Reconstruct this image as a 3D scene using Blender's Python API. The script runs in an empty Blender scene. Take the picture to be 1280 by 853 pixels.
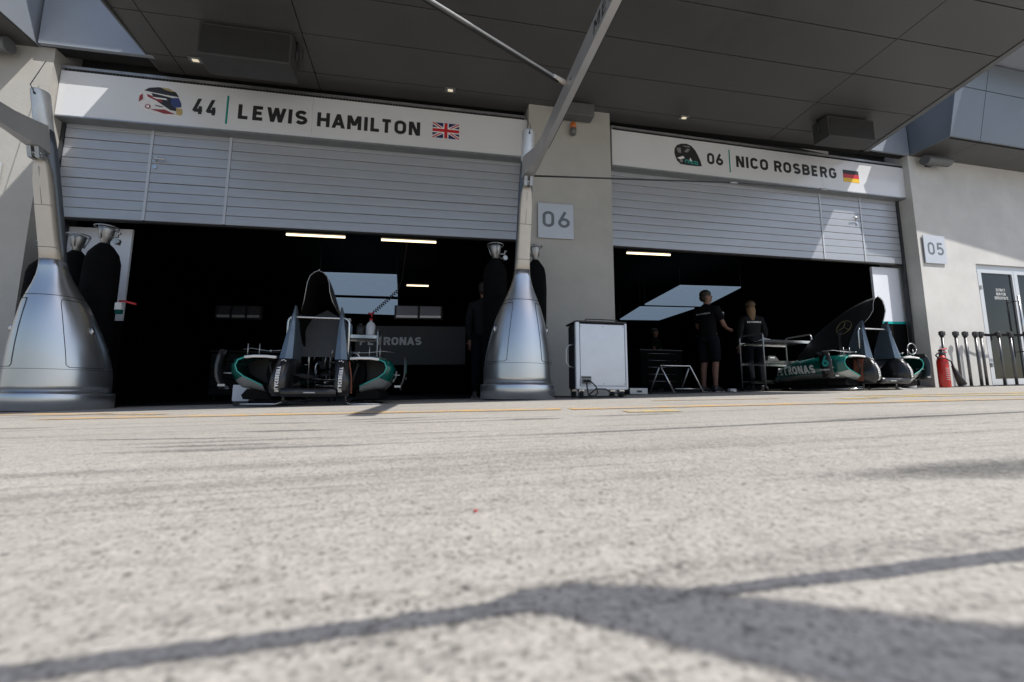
import bpy, bmesh, math, random
from mathutils import Vector, Matrix
random.seed(7)
S = bpy.context.scene
COL = S.collection
R_ = math.radians

# ------------------------------------------------------------------ camera
CAM = Vector((-2.77662, -5.93093, -0.02277))
FWD = Vector((0.19478913, 0.97242735, 0.12822731))
RGT = Vector((0.98042509, -0.19686031, 0.00355776))
UPV = Vector((-0.02870253, -0.12502426, 0.99173842))
cd = bpy.data.cameras.new('camera')
cam = bpy.data.objects.new('camera', cd)
COL.objects.link(cam)
m = Matrix((RGT, UPV, -FWD)).transposed().to_4x4()
m.translation = CAM
cam.matrix_world = m
cd.sensor_width = 36.0
cd.lens = 36.0 * 535.0 / 1280.0
cd.clip_start = 0.01
cd.clip_end = 2000
cd.dof.use_dof = True
cd.dof.focus_distance = 6.5
cd.dof.aperture_fstop = 4.0
S.camera = cam

# ------------------------------------------------------------------ sky, sun, exposure
SUN = Vector((0.54, -0.50, 1.0)).normalized()
elev = math.asin(SUN.z)
w = bpy.data.worlds.new('World')
S.world = w
w.use_nodes = True
nt = w.node_tree
nt.nodes.clear()
out = nt.nodes.new('ShaderNodeOutputWorld')
bg = nt.nodes.new('ShaderNodeBackground')
sky = nt.nodes.new('ShaderNodeTexSky')
sky.sky_type = 'NISHITA'
sky.sun_disc = False
sky.sun_elevation = elev
sky.sun_rotation = math.atan2(SUN.x, SUN.y)
sky.air_density = 1.0
sky.dust_density = 1.5
bg.inputs['Strength'].default_value = 0.11
nt.links.new(sky.outputs[0], bg.inputs['Color'])
nt.links.new(bg.outputs[0], out.inputs['Surface'])
sd = bpy.data.lights.new('sun', 'SUN')
sd.energy = 4.0
sd.angle = R_(0.53)
sd.color = (1.0, 0.965, 0.91)
so = bpy.data.objects.new('sun', sd)
COL.objects.link(so)
so.rotation_euler = SUN.to_track_quat('Z', 'Y').to_euler()
so.location = (6, -12, 20)
S.view_settings.view_transform = 'Standard'
S.view_settings.look = 'None'
S.view_settings.exposure = 0.22
S.view_settings.gamma = 1.0
S.cycles.max_bounces = 10
S.cycles.diffuse_bounces = 5
S.cycles.glossy_bounces = 4

# ------------------------------------------------------------------ frames
# the pit lane climbs to the right and a little towards the building; everything upright stays plumb
GX, GY = 0.026128, 0.0126823
BEND = R_(2.100)
CB, SB = math.cos(BEND), math.sin(BEND)
def G(x, y): return GX * x + GY * y
def fL(p):
    return Vector((p[0], p[1], p[2] + G(p[0], p[1])))
def fR(p):
    x, y = CB * p[0] - SB * p[1], SB * p[0] + CB * p[1]
    return Vector((x, y, p[2] + G(x, y)))
def fI(p): return Vector(p)

# ------------------------------------------------------------------ materials
MATS = {}
def sock(n, *names):
    for k in names:
        if k in n.inputs: return n.inputs[k]
def mat(name, col, rough=0.5, metal=0.0, var=0.12, scale=6.0, bump=0.0, bscale=60.0, emit=None, estr=0.0, coat=0.0, spec=None, stretch=None, rvar=0.0):
    if name in MATS: return MATS[name]
    M = bpy.data.materials.new(name)
    M.use_nodes = True
    t = M.node_tree
    b = t.nodes['Principled BSDF']
    b.inputs['Roughness'].default_value = rough
    b.inputs['Metallic'].default_value = metal
    if spec is not None: sock(b, 'Specular IOR Level', 'Specular').default_value = spec
    if coat: sock(b, 'Coat Weight', 'Clearcoat').default_value = coat
    tc = t.nodes.new('ShaderNodeTexCoord')
    vec = tc.outputs['Object']
    if stretch:
        mp = t.nodes.new('ShaderNodeMapping')
        mp.inputs['Scale'].default_value = stretch
        t.links.new(vec, mp.inputs['Vector'])
        vec = mp.outputs['Vector']
    nz = t.nodes.new('ShaderNodeTexNoise')
    nz.inputs['Scale'].default_value = scale
    nz.inputs['Detail'].default_value = 6
    nz.inputs['Roughness'].default_value = 0.65
    t.links.new(vec, nz.inputs['Vector'])
    mr = t.nodes.new('ShaderNodeMapRange')
    mr.inputs['From Min'].default_value = 0.3
    mr.inputs['From Max'].default_value = 0.7
    mr.inputs['To Min'].default_value = 1 - var
    mr.inputs['To Max'].default_value = 1 + var
    t.links.new(nz.outputs['Fac'], mr.inputs['Value'])
    vm = t.nodes.new('ShaderNodeVectorMath')
    vm.operation = 'SCALE'
    vm.inputs[0].default_value = col
    t.links.new(mr.outputs[0], vm.inputs['Scale'])
    t.links.new(vm.outputs[0], b.inputs['Base Color'])
    if rvar:
        r2 = t.nodes.new('ShaderNodeMapRange')
        r2.inputs['From Min'].default_value = 0.3
        r2.inputs['From Max'].default_value = 0.7
        r2.inputs['To Min'].default_value = max(0.02, rough - rvar)
        r2.inputs['To Max'].default_value = min(1, rough + rvar)
        t.links.new(nz.outputs['Fac'], r2.inputs['Value'])
        t.links.new(r2.outputs[0], b.inputs['Roughness'])
    if bump:
        n2 = t.nodes.new('ShaderNodeTexNoise')
        n2.inputs['Scale'].default_value = bscale
        n2.inputs['Detail'].default_value = 4
        t.links.new(vec, n2.inputs['Vector'])
        bp = t.nodes.new('ShaderNodeBump')
        bp.inputs['Strength'].default_value = bump
        bp.inputs['Distance'].default_value = 0.01
        t.links.new(n2.outputs['Fac'], bp.inputs['Height'])
        t.links.new(bp.outputs[0], b.inputs['Normal'])
    if emit:
        sock(b, 'Emission Color', 'Emission').default_value = (*emit, 1)
        b.inputs['Emission Strength'].default_value = estr
    MATS[name] = M
    return M

def ground_mat(name, dark=1.0, paint=None, soft=False, tint=(1, 1, 1)):
    """pale exposed-aggregate concrete; `dark` for painted shadow, rubber and stains, `paint` for worn line paint"""
    M = bpy.data.materials.new(name)
    M.use_nodes = True
    t = M.node_tree
    N, L = t.nodes, t.links
    b = N['Principled BSDF']
    b.inputs['Roughness'].default_value = 0.85
    geo = N.new('ShaderNodeNewGeometry')
    P = geo.outputs['Position']
    def noise(scale, detail, vec=P, rough=0.6):
        n = N.new('ShaderNodeTexNoise')
        n.inputs['Scale'].default_value = scale
        n.inputs['Detail'].default_value = detail
        n.inputs['Roughness'].default_value = rough
        L.new(vec, n.inputs['Vector'])
        return n.outputs['Fac']
    def rng(v, a, c, lo, hi):
        r = N.new('ShaderNodeMapRange')
        r.inputs['From Min'].default_value = a
        r.inputs['From Max'].default_value = c
        r.inputs['To Min'].default_value = lo
        r.inputs['To Max'].default_value = hi
        L.new(v, r.inputs['Value'])
        return r.outputs[0]
    def mul(a, c):
        n = N.new('ShaderNodeMath'); n.operation = 'MULTIPLY'
        L.new(a, n.inputs[0])
        if isinstance(c, float): n.inputs[1].default_value = c
        else: L.new(c, n.inputs[1])
        return n.outputs[0]
    # chips of stone 2-5 mm
    vo = N.new('ShaderNodeTexVoronoi'); vo.inputs['Scale'].default_value = 330
    L.new(P, vo.inputs['Vector'])
    sp = N.new('ShaderNodeSeparateColor'); L.new(vo.outputs['Color'], sp.inputs[0])
    grain = rng(sp.outputs[0], 0.0, 1.0, 0.78, 1.16)
    dark_chip = rng(sp.outputs[1], 0.88, 0.94, 1.0, 0.50)
    vb = N.new('ShaderNodeTexVoronoi'); vb.inputs['Scale'].default_value = 95; vb.inputs['Randomness'].default_value = 1.0
    L.new(P, vb.inputs['Vector'])
    sb_ = N.new('ShaderNodeSeparateColor'); L.new(vb.outputs['Color'], sb_.inputs[0])
    near = rng(vb.outputs['Distance'], 0.22, 0.40, 1.0, 0.0)
    spot = N.new('ShaderNodeMath'); spot.operation = 'MULTIPLY'
    L.new(near, spot.inputs[0]); L.new(rng(sb_.outputs[0], 0.93, 0.95, 0.0, 1.0), spot.inputs[1])
    spots = rng(spot.outputs[0], 0.0, 1.0, 1.0, 0.45)
    fine = rng(noise(900, 2), 0.3, 0.7, 0.86, 1.12)
    med = rng(noise(26, 4), 0.3, 0.7, 0.9, 1.08)
    clump = rng(noise(90, 3), 0.35, 0.7, 1.05, 0.90)
    big = rng(noise(1.3, 5), 0.3, 0.7, 0.94, 1.05)
    # rubber laid down along the way the cars drive
    mp = N.new('ShaderNodeMapping'); mp.inputs['Rotation'].default_value = (0, 0, R_(11)); mp.inputs['Scale'].default_value = (0.35, 5.0, 1)
    L.new(P, mp.inputs['Vector'])
    def addn(a, c, k):
        n = N.new('ShaderNodeMath'); n.operation = 'MULTIPLY_ADD'
        L.new(c, n.inputs[0]); n.inputs[1].default_value = k; L.new(a, n.inputs[2])
        return n.outputs[0]
    gn = noise(150, 4, P, 0.8)
    st = rng(addn(noise(1.6, 6, mp.outputs['Vector'], 0.62), gn, 0.55), 0.84, 1.04, 1.0, 0.45)
    mp2 = N.new('ShaderNodeMapping'); mp2.inputs['Rotation'].default_value = (0, 0, R_(4)); mp2.inputs['Scale'].default_value = (1.2, 24.0, 1)
    L.new(P, mp2.inputs['Vector'])
    st2 = rng(addn(noise(1.2, 5, mp2.outputs['Vector'], 0.7), gn, 0.5), 0.83, 1.03, 1.0, 0.48)
    mp3 = N.new('ShaderNodeMapping'); mp3.inputs['Rotation'].default_value = (0, 0, R_(-7)); mp3.inputs['Scale'].default_value = (0.8, 60.0, 1)
    L.new(P, mp3.inputs['Vector'])
    st3 = rng(addn(noise(1.0, 4, mp3.outputs['Vector'], 0.7), gn, 0.5), 0.82, 1.0, 1.0, 0.5)
    f = grain
    for k in (dark_chip, fine, med, clump, big, st, st2, st3, spots): f = mul(f, k)
    f = mul(f, float(dark))
    col = N.new('ShaderNodeVectorMath'); col.operation = 'SCALE'
    col.inputs[0].default_value = (0.455 * tint[0], 0.428 * tint[1], 0.386 * tint[2])
    L.new(f, col.inputs['Scale'])
    c_out = col.outputs[0]
    if paint:
        worn = rng(noise(7, 7, P, 0.8), 0.42, 0.56, 0.0, 1.0)
        worn = mul(worn, rng(noise(140, 3), 0.35, 0.55, 0.25, 1.0))
        worn = mul(worn, float(paint[3]))
        mx = N.new('ShaderNodeMix'); mx.data_type = 'RGBA'
        pc = N.new('ShaderNodeVectorMath'); pc.operation = 'SCALE'
        pc.inputs[0].default_value = paint[:3]
        L.new(mul(med, fine), pc.inputs['Scale'])
        L.new(worn, mx.inputs[0]); L.new(c_out, mx.inputs[6]); L.new(pc.outputs[0], mx.inputs[7])
        c_out = mx.outputs[2]
    if soft:
        at = N.new('ShaderNodeAttribute'); at.attribute_name = 'fade'
        al = rng(addn(addn(at.outputs['Fac'], noise(240, 4, P, 0.75), 0.9), noise(60, 3), 0.5), 0.70, 1.42, 0.0, 1.0)
        tr = N.new('ShaderNodeBsdfTransparent'); ms = N.new('ShaderNodeMixShader')
        L.new(al, ms.inputs[0]); L.new(tr.outputs[0], ms.inputs[1]); L.new(b.outputs[0], ms.inputs[2])
        L.new(ms.outputs[0], N['Material Output'].inputs['Surface'])
    L.new(c_out, b.inputs['Base Color'])
    bp = N.new('ShaderNodeBump'); bp.inputs['Strength'].default_value = 0.5; bp.inputs['Distance'].default_value = 0.0012
    L.new(mul(grain, fine), bp.inputs['Height'])
    L.new(bp.outputs[0], b.inputs['Normal'])
    MATS[name] = M
    return M

ground_mat('concrete_lane')
ground_mat('shadow_tint_concrete', 0.35, soft=True, tint=(.92, .99, 1.20))  # bluish cast shadow put into the concrete colour
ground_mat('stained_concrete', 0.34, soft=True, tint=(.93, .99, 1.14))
ground_mat('orange_line_paint', 1.0, (0.70, 0.40, 0.10, 0.95), soft=True)
ground_mat('yellow_line_paint', 1.0, (0.80, 0.52, 0.03, 1.0), soft=True)
def cast(name, col, **k):  # board-marked fair-faced concrete
    return mat(name, col, rough=0.8, var=0.09, scale=1.6, bump=0.25, bscale=45, **k)
cast('cast_concrete', (0.41, 0.40, 0.375))
cast('painted_concrete', (0.56, 0.553, 0.535))
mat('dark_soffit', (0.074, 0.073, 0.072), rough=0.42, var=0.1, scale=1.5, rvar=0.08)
mat('joint_black', (0.012, 0.012, 0.013), rough=0.9)
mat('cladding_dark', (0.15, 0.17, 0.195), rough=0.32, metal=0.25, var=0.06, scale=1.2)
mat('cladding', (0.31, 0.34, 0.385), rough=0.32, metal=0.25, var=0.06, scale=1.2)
mat('lintel_dark', (0.05, 0.05, 0.05), rough=0.7)
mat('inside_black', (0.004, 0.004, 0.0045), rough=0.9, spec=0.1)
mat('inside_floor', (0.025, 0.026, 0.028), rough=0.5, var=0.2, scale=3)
mat('shutter_silver', (0.405, 0.422, 0.455), rough=0.36, metal=0.35, var=0.05, scale=2.5, stretch=(1, 1, 6))
mat('stile_white', (0.50, 0.52, 0.56), rough=0.4, metal=0.2, var=0.04)
mat('sign_white', (0.66, 0.67, 0.69), rough=0.22, var=0.025, scale=1.4, coat=0.4)
mat('post_steel', (0.13, 0.13, 0.135), rough=0.35, metal=0.9, var=0.15, scale=12)
mat('steel', (0.60, 0.60, 0.60), rough=0.25, metal=1.0, var=0.1, scale=20)
mat('steel_dull', (0.42, 0.43, 0.44), rough=0.42, metal=0.9, var=0.15, scale=12)
mat('frame_grey', (0.22, 0.23, 0.24), rough=0.5, metal=0.4)
mat('ink', (0.018, 0.018, 0.02), rough=0.5, var=0.02)
mat('teal_print', (0.0, 0.24, 0.19), rough=0.4, var=0.03)
mat('plaque', (0.52, 0.55, 0.60), rough=0.4, metal=0.2, var=0.04)
mat('plaque_ink', (0.13, 0.15, 0.17), rough=0.5)
mat('pylon_silver', (0.62, 0.64, 0.67), rough=0.29, metal=0.9, var=0.03, scale=3, stretch=(1, 1, 0.25))
mat('arm_silver', (0.52, 0.52, 0.53), rough=0.40, metal=0.55, var=0.06, scale=3)
mat('post_bounce_cream', (0.62, 0.57, 0.50), rough=0.5, metal=0.15, var=0.05)  # silver metal with warm ground bounce put into its colour
mat('post_dark_reflection', (0.13, 0.15, 0.18), rough=0.4, metal=0.6)  # same metal with the dark garage reflection put into its colour
mat('cap_white', (0.68, 0.70, 0.72), rough=0.3, metal=0.3)
mat('black_cloth', (0.005, 0.005, 0.006), rough=0.95, spec=0.12, var=0.3, scale=9, bump=0.4, bscale=14)
mat('black_plastic', (0.02, 0.02, 0.022), rough=0.45)
mat('rubber', (0.018, 0.018, 0.018), rough=0.8)
mat('carbon', (0.016, 0.016, 0.018), rough=0.28, coat=0.3, var=0.2, scale=30)
mat('inside_carbon', (0.004, 0.004, 0.0045), rough=0.8, spec=0.15)
mat('carbon_matt', (0.012, 0.0125, 0.014), rough=0.5, var=0.2, scale=14)
mat('fin_grey', (0.13, 0.17, 0.215), rough=0.35, metal=0.55, var=0.12, scale=7)
mat('inner_grey', (0.055, 0.057, 0.062), rough=0.5, var=0.2, scale=6)
mat('race_teal', (0.0, 0.095, 0.08), rough=0.25, metal=0.25, coat=0.6, var=0.05)
mat('race_silver', (0.40, 0.42, 0.42), rough=0.35, metal=0.7, var=0.06)
mat('print_white', (0.78, 0.78, 0.78), rough=0.5, var=0.03)
mat('print_grey', (0.45, 0.46, 0.47), rough=0.5, var=0.05)
mat('print_silver', (0.60, 0.61, 0.62), rough=0.5, var=0.05)
mat('print_teal', (0.03, 0.36, 0.32), rough=0.4)
mat('foam_rust', (0.30, 0.105, 0.065), rough=0.85, var=0.2)
mat('gold_line', (0.42, 0.35, 0.20), rough=0.4, metal=0.4)
mat('red_paint', (0.55, 0.018, 0.015), rough=0.3, coat=0.4, var=0.08)
mat('red_soft', (0.50, 0.03, 0.04), rough=0.5)
mat('case_alu', (0.62, 0.65, 0.71), rough=0.38, metal=0.5, var=0.05, scale=5)
mat('case_dark', (0.045, 0.048, 0.055), rough=0.4, metal=0.3)
mat('white_board', (0.74, 0.77, 0.84), rough=0.4, var=0.04, scale=1.5)
mat('teal_band', (0.0, 0.42, 0.40), rough=0.4)
mat('dark_board', (0.03, 0.031, 0.034), rough=0.6)
mat('glass_dark', (0.010, 0.012, 0.012), rough=0.05, var=0.4, scale=1.2, spec=0.30)
mat('door_white', (0.58, 0.60, 0.63), rough=0.35, metal=0.2, var=0.03)
mat('skin', (0.21, 0.105, 0.07), rough=0.6, var=0.08)
mat('hair_dark', (0.02, 0.014, 0.01), rough=0.6, bump=0.5, bscale=80)
mat('hair_brown', (0.10, 0.058, 0.03), rough=0.55, bump=0.5, bscale=80)
mat('hair_blond', (0.20, 0.115, 0.05), rough=0.55, bump=0.5, bscale=80, stretch=(8, 8, 1))
mat('shirt_black', (0.005, 0.005, 0.006), rough=0.9, spec=0.15, bump=0.3, bscale=25)
mat('trousers_navy', (0.005, 0.006, 0.010), rough=0.9, spec=0.15, bump=0.3, bscale=25)
mat('jacket_black', (0.009, 0.009, 0.011), rough=0.8, spec=0.2, bump=0.3, bscale=25)
mat('tube_lit', (0.9, 0.85, 0.7), emit=(1.0, 0.83, 0.52), estr=2.2)
mat('downlight_lit', (0.8, 0.75, 0.6), emit=(1.0, 0.85, 0.6), estr=0.45)
mat('panel_lit', (0.3, 0.34, 0.4), rough=0.3, emit=(0.30, 0.42, 0.58), estr=0.34, var=0.1)
mat('pane_dim', (0.16, 0.17, 0.19), rough=0.5, emit=(0.30, 0.33, 0.42), estr=0.05)
mat('pane_dim_far', (0.02, 0.021, 0.024), rough=0.6, emit=(0.3, 0.33, 0.42), estr=0.006)
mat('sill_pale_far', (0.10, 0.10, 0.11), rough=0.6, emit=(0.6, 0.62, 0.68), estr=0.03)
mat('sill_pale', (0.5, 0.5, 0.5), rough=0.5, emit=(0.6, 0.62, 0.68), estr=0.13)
mat('bottle_white', (0.7, 0.7, 0.72), rough=0.35)
mat('bottle_blue', (0.22, 0.28, 0.36), rough=0.2)
mat('paper', (0.8, 0.8, 0.8), rough=0.7)
mat('flag_blue', (0.012, 0.02, 0.11), rough=0.4)
mat('flag_red', (0.55, 0.02, 0.03), rough=0.4)
mat('flag_gold', (0.80, 0.50, 0.02), rough=0.4)
mat('helmet_red', (0.26, 0.03, 0.03), rough=0.4)
mat('helmet_gold', (0.45, 0.33, 0.12), rough=0.4)
mat('helmet_white', (0.70, 0.68, 0.66), rough=0.4, var=0.1, scale=18)
mat('helmet_blue', (0.035, 0.05, 0.16), rough=0.4)
mat('helmet_grey', (0.22, 0.23, 0.24), rough=0.4)
mat('orange_lens', (0.50, 0.13, 0.03), rough=0.3)
mat('lamp_grey', (0.13, 0.135, 0.14), rough=0.5, metal=0.3)
mat('speaker_grey', (0.05, 0.05, 0.052), rough=0.6, var=0.1)
mat('grille', (0.022, 0.022, 0.023), rough=0.7, bump=0.8, bscale=160)

# ------------------------------------------------------------------ mesh builder
XF, ROOT, SHARE = {}, {}, {}
class MB:
    def __init__(s):
        s.v, s.f, s.sm = [], [], []
    def add(s, vs, fs, smooth=False):
        o = len(s.v)
        s.v += [tuple(p) for p in vs]
        s.f += [tuple(i + o for i in f) for f in fs]
        s.sm += [smooth] * len(fs)
        return s
    def box(s, a, b):
        x0, y0, z0 = a; x1, y1, z1 = b
        return s.add([(x0, y0, z0), (x1, y0, z0), (x1, y1, z0), (x0, y1, z0), (x0, y0, z1), (x1, y0, z1), (x1, y1, z1), (x0, y1, z1)],
                     [(0, 3, 2, 1), (4, 5, 6, 7), (0, 1, 5, 4), (1, 2, 6, 5), (2, 3, 7, 6), (3, 0, 4, 7)])
    def cbox(s, a, b, c=0.01):
        """box with chamfered vertical and horizontal edges"""
        bm = bmesh.new()
        bmesh.ops.create_cube(bm, size=1)
        for vv in bm.verts:
            vv.co = Vector([(a[i] + b[i]) / 2 + vv.co[i] * (b[i] - a[i]) for i in range(3)])
        bmesh.ops.bevel(bm, geom=bm.edges[:], offset=c, segments=2, affect='EDGES', profile=0.6)
        bm.verts.index_update()
        s.add([vv.co[:] for vv in bm.verts], [[vv.index for vv in f.verts] for f in bm.faces])
        bm.free()
        return s
    def prism(s, poly, y0, y1):
        """polygon in x-z extruded along y"""
        n = len(poly)
        vs = [(p[0], y0, p[1]) for p in poly] + [(p[0], y1, p[1]) for p in poly]
        fs = [tuple(range(n)), tuple(range(2 * n - 1, n - 1, -1))]
        fs += [(i, i + n, (i + 1) % n + n, (i + 1) % n) for i in range(n)]
        return s.add(vs, fs)
    def hprism(s, poly, z0, z1):
        n = len(poly)
        vs = [(p[0], p[1], z0) for p in poly] + [(p[0], p[1], z1) for p in poly]
        fs = [tuple(range(n - 1, -1, -1)), tuple(range(n, 2 * n))]
        fs += [(i, (i + 1) % n, (i + 1) % n + n, i + n) for i in range(n)]
        return s.add(vs, fs)
    def loft(s, secs, closed=True, caps=True, smooth=True):
        n = len(secs[0]); vs = [p for q in secs for p in q]; fs = []
        for k in range(len(secs) - 1):
            for i in range(n if closed else n - 1):
                j = (i + 1) % n
                fs.append((k * n + i, k * n + j, (k + 1) * n + j, (k + 1) * n + i))
        s.add(vs, fs, smooth)
        if caps and closed:
            o = len(s.v) - len(vs)
            s.f.append(tuple(o + i for i in range(n - 1, -1, -1))); s.sm.append(False)
            s.f.append(tuple(o + (len(secs) - 1) * n + i for i in range(n))); s.sm.append(False)
        return s
    def lathe(s, prof, c=(0, 0, 0), n=20, sx=1, sy=1):
        secs = [[(c[0] + r * sx * math.cos(2 * math.pi * i / n), c[1] + r * sy * math.sin(2 * math.pi * i / n), c[2] + z) for i in range(n)] for r, z in prof]
        return s.loft(secs)
    def cyl(s, p, q, r, n=12, r2=None):
        return s.tube([p, q], r, n, r2)
    def tube(s, pts, r, n=8, r2=None):
        pts = [Vector(p) for p in pts]
        secs, up = [], None
        for i, p in enumerate(pts):
            d = ((pts[min(i + 1, len(pts) - 1)] - p).normalized() + (p - pts[max(i - 1, 0)]).normalized()).normalized()
            if up is None:
                up = Vector((0, 0, 1)) if abs(d.z) < 0.9 else Vector((1, 0, 0))
            a = (up - d * up.dot(d)).normalized()
            up = a
            b = d.cross(a)
            rr = r if r2 is None else r + (r2 - r) * i / (len(pts) - 1)
            secs.append([p + (a * math.cos(t) + b * math.sin(t)) * rr for t in [2 * math.pi * k / n for k in range(n)]])
        return s.loft(secs)
    def sphere(s, c, r, n=12, k=8):
        r = r if isinstance(r, tuple) else (r, r, r)
        secs = []
        for i in range(k + 1):
            a = -math.pi / 2 + math.pi * i / k
            ca = max(math.cos(a), 0.02)
            secs.append([(c[0] + r[0] * ca * math.cos(2 * math.pi * j / n), c[1] + r[1] * ca * math.sin(2 * math.pi * j / n), c[2] + r[2] * math.sin(a)) for j in range(n)])
        return s.loft(secs)
    def build(s, name, mt, parent=None, xf=None, fix=True):
        f = xf or (XF.get(ROOT.get(parent.name, parent.name)) if parent else None) or fI
        me = bpy.data.meshes.new(name)
        me.from_pydata([f(p) for p in s.v], [], s.f)
        for p, q in zip(me.polygons, s.sm): p.use_smooth = q
        if fix:
            bm = bmesh.new(); bm.from_mesh(me)
            bmesh.ops.recalc_face_normals(bm, faces=bm.faces[:])
            bm.to_mesh(me); bm.free()
        me.materials.append(MATS[mt] if isinstance(mt, str) else mt)
        o = bpy.data.objects.new(name, me)
        COL.objects.link(o)
        if parent:
            o.parent = parent
            ROOT[o.name] = ROOT.get(parent.name, parent.name)
        return o
def tag(o, label, cat, group=None):
    o['label'] = label; o['category'] = cat
    if group: o['group'] = group
    return o
def thing(name, label, cat, loc, frame=None, group=None, rz=0.0):
    """frame given: parts are written in facade coordinates and baked; else parts are local and stand on the lane"""
    o = bpy.data.objects.new(name, None)
    o.empty_display_size = 0.2
    COL.objects.link(o)
    W = (frame or fL)(loc)
    o.location = W
    if frame:
        XF[o.name] = lambda p, W=W, fr=frame: fr(p) - W
    else:
        o.rotation_euler.z = rz
    return tag(o, label, cat, group)
def copy_thing(src, loc, label, group=None, rz=None):
    def rec(o, par):
        c = o.copy(); COL.objects.link(c)
        if par: c.parent = par
        for ch in [x for x in bpy.data.objects if x.parent == o]: rec(ch, c)
        return c
    c = rec(src, None)
    c.location = fL(loc)
    if rz is not None: c.rotation_euler.z = rz
    c['label'] = label
    if group: c['group'] = group
    return c
def struct(o):
    o['kind'] = 'structure'; return o

# ------------------------------------------------------------------ stroke lettering (plain engineering grotesque)
def arc(cx, cy, rx, ry, a0, a1, n=8):
    return [(cx + rx * math.cos(R_(a0 + (a1 - a0) * i / n)), cy + ry * math.sin(R_(a0 + (a1 - a0) * i / n))) for i in range(n + 1)]
OO = lambda w: arc(w / 2, 1 - w / 2, w / 2, w / 2, 0, 180) + arc(w / 2, w / 2, w / 2, w / 2, 180, 360) + [(w, 1 - w / 2)]
GL = {
 'L': (.46, [[(0, 1), (0, 0), (.46, 0)]]), 'E': (.48, [[(.48, 1), (0, 1), (0, 0), (.48, 0)], [(0, .51), (.42, .51)]]),
 'F': (.46, [[(.46, 1), (0, 1), (0, 0)], [(0, .5), (.42, .5)]]),
 'W': (.94, [('d', (0, 1), (.235, 0)), ('d', (.235, 0), (.47, 1)), ('d', (.47, 1), (.705, 0)), ('d', (.705, 0), (.94, 1))]), 'I': (0, [[(0, 1), (0, 0)]]),
 'S': (.54, [arc(.27, .745, .26, .255, 25, 270) + arc(.27, .25, .27, .25, 90, -155)]),
 'H': (.56, [[(0, 1), (0, 0)], [(.56, 1), (.56, 0)], [(0, .51), (.56, .51)]]),
 'A': (.62, [('d', (0, 0), (.31, 1)), ('d', (.62, 0), (.31, 1)), [(.10, .25), (.52, .25)]]),
 'M': (.68, [('v', 0), ('v', .68), ('d', (.03, 1), (.34, .28)), ('d', (.65, 1), (.34, .28))]),
 'T': (.58, [[(0, 1), (.58, 1)], [(.29, 1), (.29, 0)]]), 'O': (.56, [OO(.56)]), '0': (.50, [OO(.50)]),
 'N': (.54, [('v', 0), ('v', .54), ('d', (.04, 1), (.50, 0))]),
 'C': (.54, [arc(.27, .73, .27, .27, 15, 180) + arc(.27, .27, .27, .27, 180, 345)]),
 'G': (.56, [arc(.28, .72, .28, .28, 20, 180) + arc(.28, .28, .28, .28, 180, 360) + [(.56, .48), (.32, .48)]]),
 'R': (.54, [[(0, 0), (0, 1), (.28, 1)] + arc(.28, .735, .25, .265, 90, -90) + [(0, .47)], ('d', (.30, .50), (.53, 0))]),
 'P': (.53, [[(0, 0), (0, 1), (.28, 1)] + arc(.28, .725, .25, .275, 90, -90) + [(0, .45)]]),
 'B': (.55, [[(0, 0), (0, 1), (.28, 1)] + arc(.28, .765, .235, .235, 90, -90) + [(0, .53)], [(.26, .53)] + arc(.28, .265, .265, .265, 90, -90) + [(0, 0)]]),
 'D': (.56, [[(0, 0), (0, 1), (.27, 1)] + arc(.27, .72, .29, .28, 90, 0) + arc(.27, .28, .29, .28, 0, -90) + [(0, 0)]]),
 'U': (.56, [[(0, 1)] + arc(.28, .28, .28, .28, 180, 360) + [(.56, 1)]]), 'Z': (.52, [[(0, 1), (.52, 1)], [(0, 0), (.52, 0)], ('d', (.48, .98), (.04, .02))]),
 '4': (.56, [('d', (.36, 1), (.02, .20)), [(.0, .17), (.56, .17)], [(.42, .52), (.42, 0)]]),
 '6': (.52, [arc(.26, .27, .26, .27, 140, -220, 16), [(.05, .43), (.34, 1)]]),
 '5': (.52, [[(.48, 1), (.06, 1), (.03, .53)] + arc(.25, .30, .27, .30, 125, -150, 12)]),
 'Ü': (.56, [[(0, .92)] + arc(.28, .28, .28, .28, 180, 360) + [(.56, .92)], [(.16, 1.22), (.16, 1.1)], [(.40, 1.22), (.40, 1.1)]]),
 '7': (.52, [[(0, 1), (.52, 1), (.18, 0)]]),
}
def ribbon(pts, t):
    L, Rr = [], []
    pts = [p for i, p in enumerate(pts) if i == 0 or math.dist(p, pts[i - 1]) > 1e-5]
    n = len(pts); closed = math.dist(pts[0], pts[-1]) < 1e-4 and n > 3
    if closed: pts = pts[:-1]; n -= 1
    for i in range(n):
        p = Vector(pts[i])
        a = Vector(pts[i - 1]) if (i or closed) else None
        b = Vector(pts[(i + 1) % n]) if (i < n - 1 or closed) else None
        d0 = (p - a).normalized() if a is not None else None
        d1 = (b - p).normalized() if b is not None else None
        if d0 is None: d0 = d1
        if d1 is None: d1 = d0
        n0 = Vector((-d0.y, d0.x)); n1 = Vector((-d1.y, d1.x))
        mm = n0 + n1
        mm = mm / max(mm.length_squared, 0.55) * 2 if mm.length_squared > 1e-6 else n0
        mm *= t / 2 / 1.0 * (1.0 if mm.length < 2.0 else 2.0 / mm.length)
        L.append(p + mm); Rr.append(p - mm)
    vs = [v for q in zip(L, Rr) for v in q]
    fs = [(2 * i, 2 * i + 1, 2 * i + 3, 2 * i + 2) for i in range(n - 1)]
    if closed: fs.append((2 * n - 2, 2 * n - 1, 1, 0))
    return vs, fs
KERN = {'LT': .22, 'TO': .06, 'LE': .02, 'EW': .05, 'WI': .05, 'HA': .05, 'AM': .05, 'TR': .02, 'NA': .06, 'AS': .06, 'RO': .03, 'CO': .02}
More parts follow.
